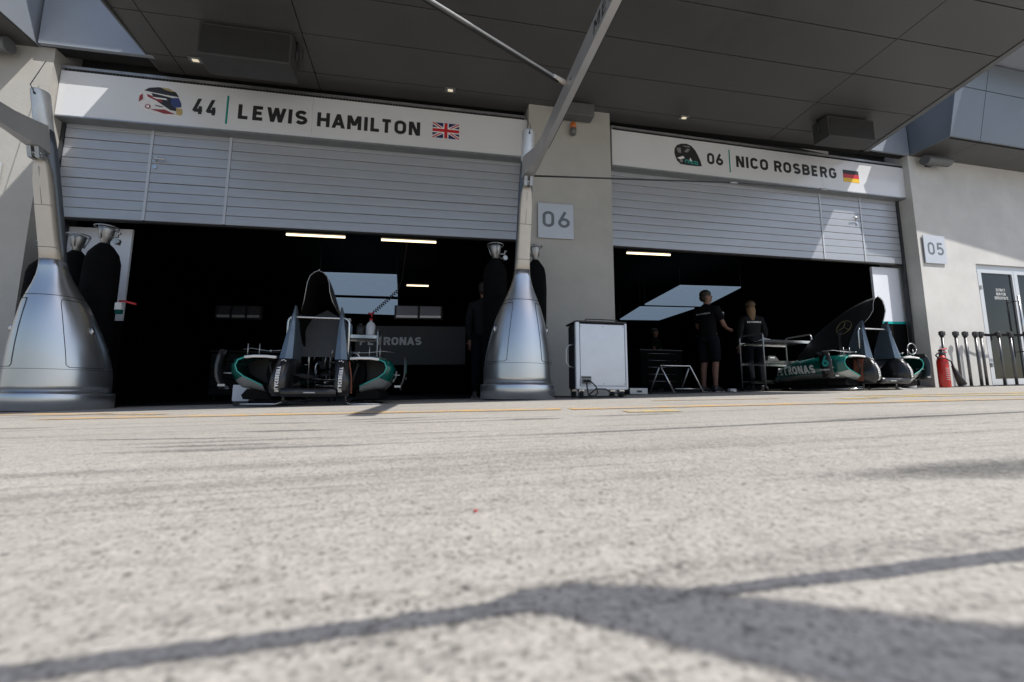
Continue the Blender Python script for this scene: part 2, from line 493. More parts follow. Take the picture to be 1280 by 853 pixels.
def text2d(s, h, t=0.16, gap=0.26, space=0.42):
    """-> (list of (verts, faces, layer), width); y 0..h"""
    out, x, last = [], 0.0, ' '
    for ch in s:
        if ch == ' ': x += space; last = ch; continue
        if last + ch in KERN: x -= KERN[last + ch]
        last = ch
        wd, st = GL[ch]
        for k, pl in enumerate(st):
            if pl[0] in ('d', 'v'):
                (xa, ya), (xb, yb) = (pl[1], pl[2]) if pl[0] == 'd' else ((pl[1], 0), (pl[1], 1))
                hw = t / 2 * math.hypot(xb - xa, yb - ya) / abs(yb - ya)
                nn = 5; vs = []
                for i in range(nn + 1):
                    xm, ym = xa + (xb - xa) * i / nn, ya + (yb - ya) * i / nn
                    vs += [Vector((xm - hw, ym)), Vector((xm + hw, ym))]
                out.append(([((v.x + x + t / 2) * h, v.y * h) for v in vs], [(2 * i, 2 * i + 1, 2 * i + 3, 2 * i + 2) for i in range(nn)], k))
                continue
            pl = list(pl)
            if math.dist(pl[0], pl[-1]) > 1e-4:      # stems run to the full height
                for e, o_ in ((0, 1), (-1, -2)):
                    (xe, ye), (xo, yo) = pl[e], pl[o_]
                    if ye in (0, 1) and abs(ye - yo) > abs(xe - xo) * 1.2:
                        q_ = t / 2 / (1 - t)
                        pl[e] = (xe, ye + (q_ if ye == 1 else -q_))
                if len(pl) == 2 and pl[0][0] == pl[1][0]:
                    pl = [(pl[0][0], pl[0][1] + (pl[1][1] - pl[0][1]) * i / 5) for i in range(6)]
            vs, fs = ribbon([(px, t / 2 + py * (1 - t)) for px, py in pl], t)
            out.append(([((v.x + x + t / 2) * h, v.y * h) for v in vs], fs, k))
        x += wd + t + gap
    return out, (x - gap) * h
def lettering(s, h, pos, name, mt, parent, width=None, t=0.16, gap=0.26, place=None, off=0.0004):
    """place(a, b, k) maps text coordinates to the thing's coordinates"""
    parts, W = text2d(s, h, t, gap)
    sc = width / W if width else 1.0
    if len(s) == 2:      # a pair of figures: one mesh each
        for ch, dx in ((s[0], 0.0), (s[1], GL[s[0]][0] + t + gap)):
            mb = MB()
            for vs, fs, k in text2d(ch, h, t, gap)[0]:
                mb.add([place((v[0] + dx * h) * sc + pos[0], v[1] + pos[1], k * off) for v in vs], fs)
            o = mb.build('figure', mt, parent, fix=False)
        return o
    mb = MB()
    for vs, fs, k in parts:
        mb.add([place(v[0] * sc + pos[0], v[1] + pos[1], k * off) for v in vs], fs)
    return mb.build(name, mt, parent, fix=False)

# ================================================================== GROUND
def sheet(name, pts, mt, dz=0.0, frame=fL):
    mb = MB(); mb.add([(p[0], p[1], dz) for p in pts], [tuple(range(len(pts)))])
    return struct(mb.build(name, mt, xf=frame))
mb = MB()
xs = [-160, -40, -16, -8, -4, -2, 0, 2, 4, 8, 16, 40, 160]; ys = [-160, -40, -12, -8, -6, -5, -4, -2, 0.12]
vs = [(x, y, 0) for y in ys for x in xs]; nx = len(xs)
mb.add(vs, [(j * nx + i, j * nx + i + 1, (j + 1) * nx + i + 1, (j + 1) * nx + i) for j in range(len(ys) - 1) for i in range(nx - 1)])
struct(mb.build('pit_lane', 'concrete_lane', xf=fL))
mb = MB()
mb.add([(-14, 0.12, 0), (14, 0.12, 0), (14, 12, 0), (-14, 12, 0)], [(0, 1, 2, 3)])
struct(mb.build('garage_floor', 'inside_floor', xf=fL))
def strip(name, a, b, wd, mt, dz, jit=0.0, n=1, w2=None):
    a = Vector(a); b = Vector(b); d = (b - a); nrm = Vector((-d.y, d.x)).normalized()
    L = []; Rr = []
    for i in range(n + 1):
        q = a + d * (i / n); ww = wd + ((w2 if w2 is not None else wd) - wd) * i / n
        L.append(q + nrm * (ww / 2 + random.uniform(-jit, jit))); Rr.append(q - nrm * (ww / 2 + random.uniform(-jit, jit)))
    mb = MB()
    mb.add([(p.x, p.y, dz) for q in zip(L, Rr) for p in q], [(2 * i, 2 * i + 1, 2 * i + 3, 2 * i + 2) for i in range(n)])
    return struct(mb.build(name, mt, xf=fL))
def smear(name, pts, mt, dz=0.0004, n=14, jit=0.0):
    """ragged soft-edged mark: pts = (x, y, width, strength)"""
    cen = []
    for p, q in zip(pts[:-1], pts[1:]):
        for k in range(n): cen.append([p[i] + (q[i] - p[i]) * k / n for i in range(4)])
    cen.append(list(pts[-1]))
    prof = ((-.5, 0.0), (-.34, .62), (-.15, 1.0), (.15, 1.0), (.34, .62), (.5, 0.0))
    mb, fade = MB(), []
    vs = []
    for i, c in enumerate(cen):
        a = cen[max(i - 1, 0)]; b = cen[min(i + 1, len(cen) - 1)]
        d = Vector((b[0] - a[0], b[1] - a[1])).normalized(); nx_, ny_ = -d.y, d.x
        jo = random.uniform(-jit, jit)
        for o, f in prof:
            vs.append((c[0] + nx_ * (o * c[2] + jo), c[1] + ny_ * (o * c[2] + jo), dz)); fade.append(f * c[3])
    m_ = len(prof)
    mb.add(vs, [(i * m_ + j, i * m_ + j + 1, (i + 1) * m_ + j + 1, (i + 1) * m_ + j) for i in range(len(cen) - 1) for j in range(m_ - 1)])
    o = mb.build(name, mt, xf=fL)
    at = o.data.attributes.new('fade', 'FLOAT', 'POINT')
    at.data.foreach_set('value', fade)
    return struct(o)
smear('yellow_line', [(-4.95, -2.87, 0.248, .9), (-2.0, -3.50, 0.248, .9)], 'orange_line_paint', .003, 60, .006)
smear('yellow_line', [(-1.95, -3.53, 0.217, .9), (0.83, -3.93, 0.217, .9)], 'orange_line_paint', .003, 60, .006)
smear('yellow_line', [(-6.2, -1.66, 0.310, .9), (-5.1, -2.26, 0.310, .9)], 'orange_line_paint', .003, 60, .006)
smear('yellow_line', [(-5.0, -2.35, 0.155, .9), (-4.5, -2.62, 0.155, .9)], 'orange_line_paint', .003, 60, .006)
smear('yellow_line', [(-1.80, -3.93, 0.202, .9), (-1.55, -3.99, 0.202, .9)], 'yellow_line_paint', .003, 60, .006)
smear('yellow_line', [(0.29, -3.22, 0.202, .9), (0.54, -3.30, 0.202, .9)], 'yellow_line_paint', .003, 60, .006)
smear('yellow_line', [(0.75, -3.06, 0.202, .9), (1.85, -3.50, 0.202, .9)], 'yellow_line_paint', .003, 60, .006)
smear('yellow_line', [(1.0, -2.75, 0.186, .9), (4.6, -3.6, 0.186, .9)], 'yellow_line_paint', .003, 60, .006)
smear('yellow_line', [(-0.9, -2.6, 0.155, .9), (0.1, -2.85, 0.155, .9)], 'orange_line_paint', .003, 60, .006)
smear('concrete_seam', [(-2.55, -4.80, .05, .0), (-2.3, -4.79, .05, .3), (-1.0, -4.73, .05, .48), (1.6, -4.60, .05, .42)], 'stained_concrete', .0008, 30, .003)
rs = random.Random(5)
for k in range(46):
    x = rs.uniform(-6.2, 1.2); y = -3.5 - rs.random() ** .8 * 1.5 + .05 * x * .4
    L_ = rs.uniform(.25, .9); sl = rs.uniform(-.26, .02); q = rs.uniform(.10, .36); wd = rs.uniform(.03, .10) * (1 if y > -4.5 else .6)
    smear('rubber_streak', [(x, y, wd * .4, 0), (x + L_ * .3, y + sl * L_ * .3, wd, q), (x + L_ * .7, y + sl * L_ * .7, wd, q), (x + L_, y + sl * L_, wd * .4, 0)], 'stained_concrete', .0009 + k * .00002, 8, .004)
# shadow of something unseen, painted on the concrete right in front of the lens
smear('painted_shadow', [(-3.30, -5.680, .020, .8), (-2.86, -5.676, .021, .75), (-2.70, -5.672, .020, .75)], 'shadow_tint_concrete', .0004, 40, .0012)
smear('painted_shadow', [(-2.66, -5.682, .014, .6), (-2.48, -5.685, .019, 1), (-1.9, -5.688, .021, 1)], 'shadow_tint_concrete', .0005, 40, .001)
smear('painted_shadow', [(-2.738, -5.672, .016, .8), (-2.712, -5.668, .034, 1), (-2.685, -5.674, .052, 1.1), (-2.64, -5.700, .072, 1.2), (-2.58, -5.742, .085, 1.2), (-2.48, -5.800, .098, 1.2), (-2.2, -5.97, .13, 1.2)], 'shadow_tint_concrete', .0006, 16, .0010)
smear('oil_stain', [(-2.30, -5.44, .05, .0), (-2.18, -5.445, .08, .20), (-2.05, -5.455, .13, .36), (-1.93, -5.46, .14, .36), (-1.75, -5.47, .10, .2), (-1.6, -5.48, .05, 0)], 'stained_concrete', .0007, 16, .002)
mb = MB(); mb.sphere((-2.723, -5.477, 0.002), (0.0022, 0.0016, 0.0016), 8, 5)
tag(mb.build('paint_chip', 'red_soft', xf=fL), 'tiny red paint chip lying alone on the pale concrete', 'paint chip')

# ================================================================== PIT BUILDING
bl = thing('pit_building', 'pale concrete pit building with two open garage bays', 'building', (-0.7, 0.4, 0), fL)
LW, RW = MB(), MB()
LW.box((-15, -0.1, -0.4), (-7.40, 0.45, 4.60))
bw = LW.build('wall', 'cast_concrete', bl)
mb = MB(); mb.box((-1.36, -0.1, -0.4), (-0.05, 0.5, 4.45))
mb.build('pillar', 'cast_concrete', bl)
XR = lambda p: fR(p) - bl.location
mb = MB()
mb.box((6.17, -0.1, -0.4), (7.60, 0.6, 4.60)); mb.box((7.60, -0.1, 2.36), (10.4, 0.6, 4.60)); mb.box((10.4, -0.1, -0.4), (15, 0.6, 4.60))
mb.build('wall', 'painted_concrete', bl, xf=XR)
# inside: black walls, roof, back
mb = MB()
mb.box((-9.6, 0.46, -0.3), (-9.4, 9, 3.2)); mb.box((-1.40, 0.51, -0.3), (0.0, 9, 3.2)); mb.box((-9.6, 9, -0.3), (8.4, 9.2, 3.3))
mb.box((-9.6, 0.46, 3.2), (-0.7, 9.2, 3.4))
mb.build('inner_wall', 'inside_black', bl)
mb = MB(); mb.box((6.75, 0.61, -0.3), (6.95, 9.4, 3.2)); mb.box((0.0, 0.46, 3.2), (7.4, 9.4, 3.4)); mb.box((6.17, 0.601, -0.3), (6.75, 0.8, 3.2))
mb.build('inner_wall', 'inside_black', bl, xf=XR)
mb = MB(); mb.box((-9.6, 0.46, -0.3), (-7.42, 0.6, 3.2)); mb.box((-7.40, 0.30, 3.62), (-1.36, 0.6, 4.62)); mb.build('lintel', 'lintel_dark', bl)
mb = MB(); mb.box((-0.05, 0.30, 3.62), (6.17, 0.6, 4.62)); mb.build('lintel', 'lintel_dark', bl, xf=XR)
mb = MB(); mb.box((-15, 0.62, 4.62), (0.2, 10, 7.6)); mb.build('upper_storey', 'cladding', bl)
mb = MB(); mb.box((0.2, 0.62, 4.62), (15, 10, 7.6)); mb.build('upper_storey', 'cladding', bl, xf=XR)
mb = MB(); mb.box((-15, -1.25, 6.55), (0, 0.615, 7.2)); mb.build('shade_slab', 'cladding', bl)  # unseen slab added to keep the sun off the left cladding
mb = MB(); mb.hprism([(6.95, .61), (6.95, -1.53), (14.5, -2.12), (14.5, .61)], 5.76, 6.4); mb.build('shade_slab', 'cladding', bl, xf=XR)  # unseen slab added, oblique edge shaped to shade right cladding and wall
# cladding behind the slots either side of the canopy
def clad(x0, x1, y0, y1, z0, z1, xf, cut=0.006):
    mb = MB(); mb.box((x0 + cut, y0, z0 + cut), (x1 - cut, y1, z1 - cut)); return mb.build('cladding_panel', 'cladding', bl, xf=xf)
XL = XF[bl.name]
clad(-7.52, -6.30, -0.19, -0.14, 4.42, 6.5, XL, 0.002)
mb = MB(); mb.box((-7.54, -0.138, 4.44), (-6.28, 0.05, 6.5)); mb.build('backing', 'joint_black', bl)
clad(5.2, 6.18, -0.13, -0.09, 4.42, 5.74, XR, 0.002)
mb = MB(); mb.box((5.15, -0.088, 4.44), (6.2, 0.05, 5.745)); mb.build('backing', 'joint_black', bl, xf=XR)
# neighbouring bays: boxed bulkheads clad in separate sheets
mb = MB(); mb.box((-15, -0.74, 4.45), (-7.57, 0.4, 5.74)); mb.build('bulkhead', 'joint_black', bl)
for k, (a, b) in enumerate(((4.42, 5.08), (5.08, 5.74))):
    clad(-7.565, -7.54, -0.77, 0.0, a, b, XL)
    for q in range(4): clad(-7.565 - 1.7 * (q + 1), -7.565 - 1.7 * q, -0.77, -0.745, a, b, XL)
for q in range(4): 
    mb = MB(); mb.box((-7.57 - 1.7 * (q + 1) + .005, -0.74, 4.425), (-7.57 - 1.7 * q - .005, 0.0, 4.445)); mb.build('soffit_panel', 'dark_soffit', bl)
mb = MB(); mb.add([(6.24, -.72, 4.45), (15, -.72, 4.45), (15, .4, 4.45), (6.24, .4, 4.45), (6.24, -.98, 5.74), (15, -.98, 5.74), (15, .4, 5.74), (6.24, .4, 5.74)],
     [(0, 3, 2, 1), (4, 5, 6, 7), (0, 1, 5, 4), (1, 2, 6, 5), (2, 3, 7, 6), (3, 0, 4, 7)]); mb.build('bulkhead', 'joint_black', bl, xf=XR)
def tilt(z): return -0.77 - (z - 4.42) * 0.20
ub = [6.17, 6.92, 8.42, 9.92, 11.42, 13.0]
for a, b in ((4.42, 5.28), (5.28, 5.74)):
    for q in range(5):
        x0, x1, z0, z1 = ub[q] + .006, ub[q + 1] - .006, a + .006, b - .006
        mb = MB(); mb.add([(x0, tilt(z0), z0), (x1, tilt(z0), z0), (x1, tilt(z1), z1), (x0, tilt(z1), z1), (x0, tilt(z0) + .03, z0), (x1, tilt(z0) + .03, z0), (x1, tilt(z1) + .03, z1), (x0, tilt(z1) + .03, z1)],
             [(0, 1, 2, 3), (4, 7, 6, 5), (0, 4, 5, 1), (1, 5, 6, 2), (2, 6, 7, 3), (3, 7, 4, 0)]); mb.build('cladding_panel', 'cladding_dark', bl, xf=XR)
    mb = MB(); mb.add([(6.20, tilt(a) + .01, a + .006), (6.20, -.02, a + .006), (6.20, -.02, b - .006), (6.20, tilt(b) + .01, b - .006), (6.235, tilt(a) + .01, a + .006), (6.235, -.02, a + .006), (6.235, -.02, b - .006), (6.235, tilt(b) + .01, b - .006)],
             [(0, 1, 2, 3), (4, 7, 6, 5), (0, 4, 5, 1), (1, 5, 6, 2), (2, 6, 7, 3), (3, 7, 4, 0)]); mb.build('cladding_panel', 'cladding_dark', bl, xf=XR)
for q in range(5):
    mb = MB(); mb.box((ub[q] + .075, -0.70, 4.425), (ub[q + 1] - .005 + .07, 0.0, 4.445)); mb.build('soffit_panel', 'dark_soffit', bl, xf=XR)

# canopy over the two bays
cn = thing('canopy', 'dark panelled canopy roof over both garage bays', 'canopy', (-0.6, -2.0, 4.5), fL)
SF = lambda y: 4.42 - 0.05 * y
def redge(y): return 5.20 + 0.145 * y
yrow = [0.10, -0.22, -0.85, -1.43, -2.02, -2.62, -3.22, -3.95]
ucol = [-6.36, -6.07, -4.37, 3.07, None]
for j in range(len(yrow) - 1):
    ya, yb = yrow[j] - .006, yrow[j + 1] + .006
    for i in range(4):
        x0 = ucol[i] + .006
        xa = (ucol[i + 1] - .006) if ucol[i + 1] is not None else redge(ya) - .10
        xb = (ucol[i + 1] - .006) if ucol[i + 1] is not None else redge(yb) - .10
        mb = MB()
        q = random.uniform(-.0015, .0015)
        mb.add([(x0, ya, SF(ya) + q), (xa, ya, SF(ya) + q), (xb, yb, SF(yb) + q), (x0, yb, SF(yb) + q), (x0, ya, SF(ya) + .02), (xa, ya, SF(ya) + .02), (xb, yb, SF(yb) + .02), (x0, yb, SF(yb) + .02)],
               [(0, 1, 2, 3), (4, 7, 6, 5), (0, 4, 5, 1), (1, 5, 6, 2), (2, 6, 7, 3), (3, 7, 4, 0)])
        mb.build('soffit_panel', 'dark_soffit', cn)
mb = MB()
mb.add([(-6.35, .28, SF(.1) + .03), (5.15, .28, SF(.1) + .03), (redge(-3.95) - .05, -3.95, SF(-3.95) + .03), (-6.35, -3.95, SF(-3.95) + .03), (-6.35, .28, 4.9), (5.15, .28, 4.9), (redge(-3.95) - .05, -3.95, 4.95), (-6.35, -3.95, 4.95)],
       [(0, 3, 2, 1), (4, 5, 6, 7), (0, 1, 5, 4), (1, 2, 6, 5), (2, 3, 7, 6), (3, 0, 4, 7)])
mb.build('roof_deck', 'joint_black', cn)
mb = MB()   # rim
mb.add([(redge(.1) - .095, .1, SF(.1) - .012), (redge(.1), .1, SF(.1) - .012), (redge(-4), -4.0, SF(-4) - .012), (redge(-4) - .095, -4.0, SF(-4) - .012), (redge(.1) - .095, .1, 4.9), (redge(.1), .1, 4.9), (redge(-4), -4.0, 4.97), (redge(-4) - .095, -4.0, 4.97)],
       [(0, 3, 2, 1), (4, 5, 6, 7), (0, 1, 5, 4), (1, 2, 6, 5), (2, 3, 7, 6), (3, 0, 4, 7)])
mb.build('rim', 'lamp_grey', cn)
mb = MB(); mb.box((-6.385, -4.0, SF(-2) - .01 - .08), (-6.362, .1, 4.92)); mb.build('rim', 'lamp_grey', cn)
mb = MB(); mb.box((-6.36, -4.05, 4.58), (redge(-4) - .1, -3.96, 4.97)); mb.build('fascia', 'cladding', cn)
for x in (-5.81, -2.55, 1.19):
    mb = MB(); mb.box((x - .075, -.26, SF(-.22) - .010), (x + .075, -.15, SF(-.22) - .004)); f = mb.build('downlight', 'frame_grey', cn)
    mb = MB(); mb.box((x - .036, -.225, SF(-.22) - .018), (x + .036, -.185, SF(-.22) - .0105)); mb.build('lens', 'downlight_lit', f)

# ================================================================== ROLLER SHUTTERS
def shutter(label, fr, x0, x1, s1, s2, handle_x, flip, zb):
    t = thing('roller_shutter', label, 'shutter', ((x0 + x1) / 2, 0.2, zb), fr, 'half raised roller shutters')
    pitch = 0.1318; n = 11
    door = MB(); door.box((s1 + .017, .1725, zb + .022), (s2 - .017, .18, zb + pitch * n))
    d = door.build('wicket_door', 'joint_black', t)
    for sx in (s1, s2):
        mb = MB(); mb.box((sx - .016, .141, zb + .03), (sx + .016, .152, zb + pitch * n)); mb.build('stile', 'stile_white', d)
    for k in range(n):
        a, b = zb + .028 + k * pitch, zb + .028 + (k + 1) * pitch - .006
        if k % 4 == 3: b -= .003
        for (p, q, par) in ((x0, s1 - .018, t), (s1 + .018, s2 - .018, d), (s2 + .018, x1, t)):
            j = random.uniform(-.0012, .0012)
            mb = MB(); mb.prism([(p, a), (q, a), (q, b), (p, b)], .150 + j, .172)
            # soft belly to each slat
            mb = MB(); h = b - a
            sec = [(.154 + j, a), (.150 + j, a + .005), (.1492 + j, a + h * .5), (.150 + j, b - .005), (.154 + j, b), (.172, b), (.172, a)]
            mb.loft([[(p, y, z) for y, z in sec], [(q, y, z) for y, z in sec]], smooth=False)
            mb.build('slat', 'shutter_silver', par)
    mb = MB(); mb.box((x0, .181, zb + .02), (x1, .20, zb + pitch * n)); mb.build('backing', 'joint_black', t)
    mb = MB(); mb.box((x0, .146, zb), (x1, .20, zb + .019)); mb.build('bottom_seal', 'rubber', t)
    mb = MB(); mb.box((x0 - .06, .13, -.05), (x0 - .005, .41, zb + pitch * n)); mb.build('guide', 'case_dark', t)
    mb = MB(); mb.box((x1 + .005, .13, -.05), (x1 + .062, .19, zb + pitch * n)); mb.build('guide', 'case_dark', t)
    hz = zb + .86; sg = -1 if flip else 1
    mb = MB(); mb.tube([(handle_x, .15, hz), (handle_x, .10, hz), (handle_x + sg * .02, .095, hz), (handle_x + sg * .14, .095, hz - .008)], .011, 8)
    mb.cyl((handle_x, .15, hz), (handle_x, .135, hz), .026); mb.cyl((handle_x, .15, hz - .10), (handle_x, .132, hz - .10), .026)
    mb.build('handle', 'steel', d)
    return t
shutter('silver roller shutter with the door handle at its left end', fL, -7.36, -1.42, -6.395, -5.467, -6.33, False, 2.335)
shutter('silver roller shutter with the door handle at its right end', fR, 0.02, 6.10, 4.255, 5.202, 5.08, True, 2.320)

# ================================================================== NAME SIGNS
def ellipse(cx, cy, rx, ry, n=18): return [(cx + rx * math.cos(2 * math.pi * i / n), cy + ry * math.sin(2 * math.pi * i / n)) for i in range(n)]
def sign(label, fr, x0, x1, seams):
    t = thing('name_sign', label, 'sign', ((x0 + x1) / 2, 0.0, 3.62), fr, 'white sign boards over the garage doors')
    mb = MB()
    mb.box((x0 - .012, .012, 3.60), (x1 + .012, .29, 4.295)); mb.build('box_body', 'frame_grey', t)
    e = [x0] + seams + [x1]
    for a, b in zip(e[:-1], e[1:]):
        mb = MB(); mb.box((a + .0012, 0.0, 3.625), (b - .0012, .011, 4.225)); mb.build('panel', 'sign_white', t)
    mb = MB(); mb.box((x0, .002, 4.262), (x1, .0118, 4.298)); mb.build('top_rail', 'steel_dull', t)
    mb = MB()
    k = x0 + .03
    while k < x1 - .04:
        mb.box((k, .006, 4.230), (k + .032, .0118, 4.258)); k += .04
    mb.build('vent_slot', 'joint_black', t)
    mb = MB(); mb.box((x0, -.004, 3.607), (x1, .0119, 3.6235)); mb.build('bottom_rail', 'steel_dull', t)
    return t
def flat(t, name, poly, mt, layer):
    mb = MB(); mb.add([(p[0], -0.0012 - .0007 * layer, p[1]) for p in poly], [tuple(range(len(poly)))])
    return mb.build(name, mt, t, fix=False)
PL = lambda a, b, k: (a, -0.0015 - k, b)
sA = sign('white sign with 44, a white helmet and a British flag', fL, -7.39, -1.365, [-4.427])
lettering('44', .222, (-5.90, 3.806), 'lettering', 'ink', sA, .30, .23, .10, PL)
mb = MB(); mb.box((-5.497, -.0016, 3.706), (-5.473, -.0009, 4.112)); mb.build('teal_bar', 'teal_print', sA)
lettering('LEWIS HAMILTON', .212, (-5.352, 3.795), 'lettering', 'ink', sA, 2.39, .235, .18, PL)
x0, z0, W, H = -2.785, 3.797, .386, .238
def fp(pts): return [(x0 + a * W, z0 + b * H) for a, b in pts]
fl_ = MB(); fl_.box((x0, -.0016, z0), (x0 + W, -.0009, z0 + H)); fl = fl_.build('flag', 'flag_blue', sA)
def fpart(poly, mt, layer): return flat(fl, 'stripe', fp(poly), mt, layer)
XFk = XF[sA.name]
b1, b2 = .085, .14
fpart([(0, 0), (b1, 0), (1, 1 - b2), (1, 1), (1 - b1, 1), (0, b2)], 'print_white', 2)
fpart([(0, 1), (b1, 1), (1, b2), (1, 0), (1 - b1, 0), (0, 1 - b2)], 'print_white', 2.2)
fpart([(0, 0), (.04, 0), (.5, .46), (.5, .54), (0, .06)], 'flag_red', 3); fpart([(1, 1), (.96, 1), (.5, .54), (.5, .46), (1, .94)], 'flag_red', 3)
fpart([(0, 1), (.04, 1), (.5, .54), (.5, .46), (0, .94)], 'flag_red', 3.2); fpart([(1, 0), (.96, 0), (.5, .46), (.5, .54), (1, .06)], 'flag_red', 3.2)
fpart([(.40, 0), (.60, 0), (.60, 1), (.40, 1)], 'print_white', 4); fpart([(0, .33), (1, .33), (1, .67), (0, .67)], 'print_white', 4.2)
fpart([(.44, 0), (.56, 0), (.56, 1), (.44, 1)], 'flag_red', 5); fpart([(0, .40), (1, .40), (1, .60), (0, .60)], 'flag_red', 5.2)
# helmet print, facing right
def hp(t, cx, cz, s, pts): return [(cx + a * s, cz + b * s) for a, b in pts]
shell = [(-.50, -.05), (-.49, .12), (-.42, .25), (-.28, .34), (-.08, .385), (.12, .37), (.28, .31), (.38, .18), (.44, .02), (.48, -.12), (.50, -.27), (.44, -.345), (.18, -.34), (-.10, -.32), (-.32, -.27), (-.45, -.19)]
cx, cz, s_ = -6.262, 3.93, .535
he = MB(); he.add([(p[0], -.0012, p[1]) for p in hp(0, cx, cz, s_, shell)], [tuple(range(len(shell)))]); he = he.build('helmet_print', 'helmet_white', sA, fix=False)
def hpart(h, cx, cz, s_, pts, mt, ly): return flat(h, 'print_patch', hp(0, cx, cz, s_, pts), mt, ly)
hpart(he, cx, cz, s_, [(-.38, .25), (-.28, .335), (-.08, .375), (.14, .36), (.30, .28), (.38, .16), (.08, .19), (-.18, .22)], 'ink', 1)
hpart(he, cx, cz, s_, [(-.22, .2), (.0, .17), (.25, .12), (.30, -.12), (.42, -.16), (.40, -.22), (.22, -.20), (.02, -.07), (-.15, .05)], 'ink', 2)
hpart(he, cx, cz, s_, [(.20, .12), (.37, .14), (.44, -.0), (.45, -.10), (.30, -.13), (.22, -.04)], 'helmet_blue', 3)
hpart(he, cx, cz, s_, [(.34, -.13), (.47, -.14), (.49, -.27), (.44, -.32), (.36, -.30)], 'helmet_gold', 4)
hpart(he, cx, cz, s_, [(-.02, .36), (.12, .355), (.26, .30), (.22, .28), (.05, .32)], 'helmet_gold', 4.3)
hpart(he, cx, cz, s_, [(-.30, .16), (-.12, .10), (.04, .02), (.02, -.03), (-.14, .03), (-.30, .10)], 'helmet_red', 5)
hpart(he, cx, cz, s_, [(-.46, .10), (-.40, .16), (-.38, .02), (-.46, -.06)], 'helmet_red', 5.2)
hpart(he, cx, cz, s_, [(-.20, -.22), (.10, -.20), (.34, -.30), (.10, -.31)], 'helmet_red', 5.4)
hpart(he, cx, cz, s_, [(-.20, .10), (.10, .09), (.14, .05), (-.1, .06)], 'print_white', 6)
hpart(he, cx, cz, s_, ellipse(-.26, -.16, .06, .06), 'helmet_red', 6.2); hpart(he, cx, cz, s_, ellipse(-.26, -.16, .035, .035), 'print_white', 7)
hpart(he, cx, cz, s_, [(-.12, -.10), (.06, -.13), (.06, -.15), (-.10, -.13)], 'ink', 6.5)

sB = sign('white sign with 06, a black helmet and a German flag', fR, 0.025, 6.225, [2.16, 4.2])
lettering('06', .205, (1.775, 3.828), 'lettering', 'ink', sB, .315, .22, .16, PL)
mb = MB(); mb.box((2.208, -.0016, 3.722), (2.232, -.0009, 4.14)); mb.build('teal_bar', 'teal_print', sB)
lettering('NICO ROSBERG', .206, (2.350, 3.838), 'lettering', 'ink', sB, 2.17, .235, .18, PL)
x0, z0, W, H = 4.675, 3.803, .37, .235
g_ = MB(); g_.box((x0, -.0016, z0), (x0 + W, -.0009, z0 + H)); gf = g_.build('flag', 'ink', sB)
flat(gf, 'stripe', fp([(0, 0), (1, 0), (1, .333), (0, .333)]), 'flag_gold', 2); flat(gf, 'stripe', fp([(0, .333), (1, .333), (1, .666), (0, .666)]), 'flag_red', 2)
cx, cz, s_ = 1.405, 3.945, .52
sh2 = [(-.49, .03), (-.47, .18), (-.38, .30), (-.22, .37), (-.02, .385), (.15, .33), (.28, .20), (.38, .02), (.46, -.16), (.50, -.33), (.30, -.35), (.0, -.35), (-.28, -.34), (-.40, -.24), (-.46, -.1)]
hb = MB(); hb.add([(p[0], -.0012, p[1]) for p in hp(0, cx, cz, s_, sh2)], [tuple(range(len(sh2)))]); hb = hb.build('helmet_print', 'ink', sB, fix=False)
for pts, m_ in (([(-.40, .20), (-.26, .22), (-.24, .05), (-.34, .04), (-.38, .1)], 'helmet_grey'), ([(-.14, .10), (-.02, .22), (.1, .2), (-.02, .08)], 'helmet_grey'),
                ([(-.40, -.14), (-.18, -.05), (-.12, -.12), (-.28, -.18)], 'print_white'), ([(.08, -.08), (.16, -.22), (.04, -.2)], 'print_white'),
                ([(-.2, .30), (.06, .31), (.12, .26), (-.1, .27)], 'helmet_grey'), (ellipse(-.25, -.22, .055, .055), 'helmet_grey')):
    hpart(hb, cx, cz, s_, pts, m_, 2)
for i, pl in enumerate(([(-.10, -.28), (-.10, -.18), (.0, -.18), (.0, -.28)], [(.06, -.28), (.06, -.18)], [(.20, -.2), (.12, -.2), (.12, -.28), (.20, -.28)], [(.25, -.28), (.25, -.19), (.34, -.21), (.34, -.29), (.25, -.28)])):
    v_, f_ = ribbon(pl, .028)
    mb = MB(); mb.add([(cx + v.x * s_, -.0035, cz + v.y * s_) for v in v_], f_); mb.build('print_patch', 'print_teal', hb, fix=False)

# ================================================================== WALL PIECES
def plaque(label, txt, fr, x0, x1, z0, z1, tx, tw, tz, th):
    t = thing('number_plaque', label, 'number plaque', ((x0 + x1) / 2, -.1, z0), fr, 'grey square bay number plaques')
    mb = MB(); mb.box((x0, -.135, z0), (x1, -.119, z1)); mb.build('plate', 'plaque', t)
    mb = MB(); mb.box((x0 + .05, -.1185, z0 + .05), (x1 - .05, -.101, z1 - .05)); mb.build('standoff', 'joint_black', t)
    lettering(txt, th, (tx, tz), 'numerals', 'plaque_ink', t, tw, .17, .22, lambda a, b, k: (a, -.1362 - k, b))
    return t
plaque('grey plaque reading 06 on the middle pillar', '06', fL, -1.231, -.688, 2.308, 2.842, -1.165, .42, 2.475, .245)
plaque('grey plaque reading 05 on the right wall', '05', fR, 6.262, 6.80, 2.30, 2.84, 6.345, .40, 2.46, .245)
t = thing('number_plaque', 'grey plaque on the far left wall cut by the photo edge', 'number plaque', (-7.95, -.1, 2.6), fL, 'grey square bay number plaques')
mb = MB(); mb.box((-8.27, -.135, 2.60), (-7.735, -.119, 2.88)); mb.build('plate', 'plaque', t)
mb = MB(); mb.box((-8.2, -.1185, 2.62), (-7.8, -.101, 2.84)); mb.build('standoff', 'joint_black', t)
t = thing('floodlight', 'grey box floodlight at the top of the middle pillar', 'floodlight', (-.63, -.1, 4.2), fL)
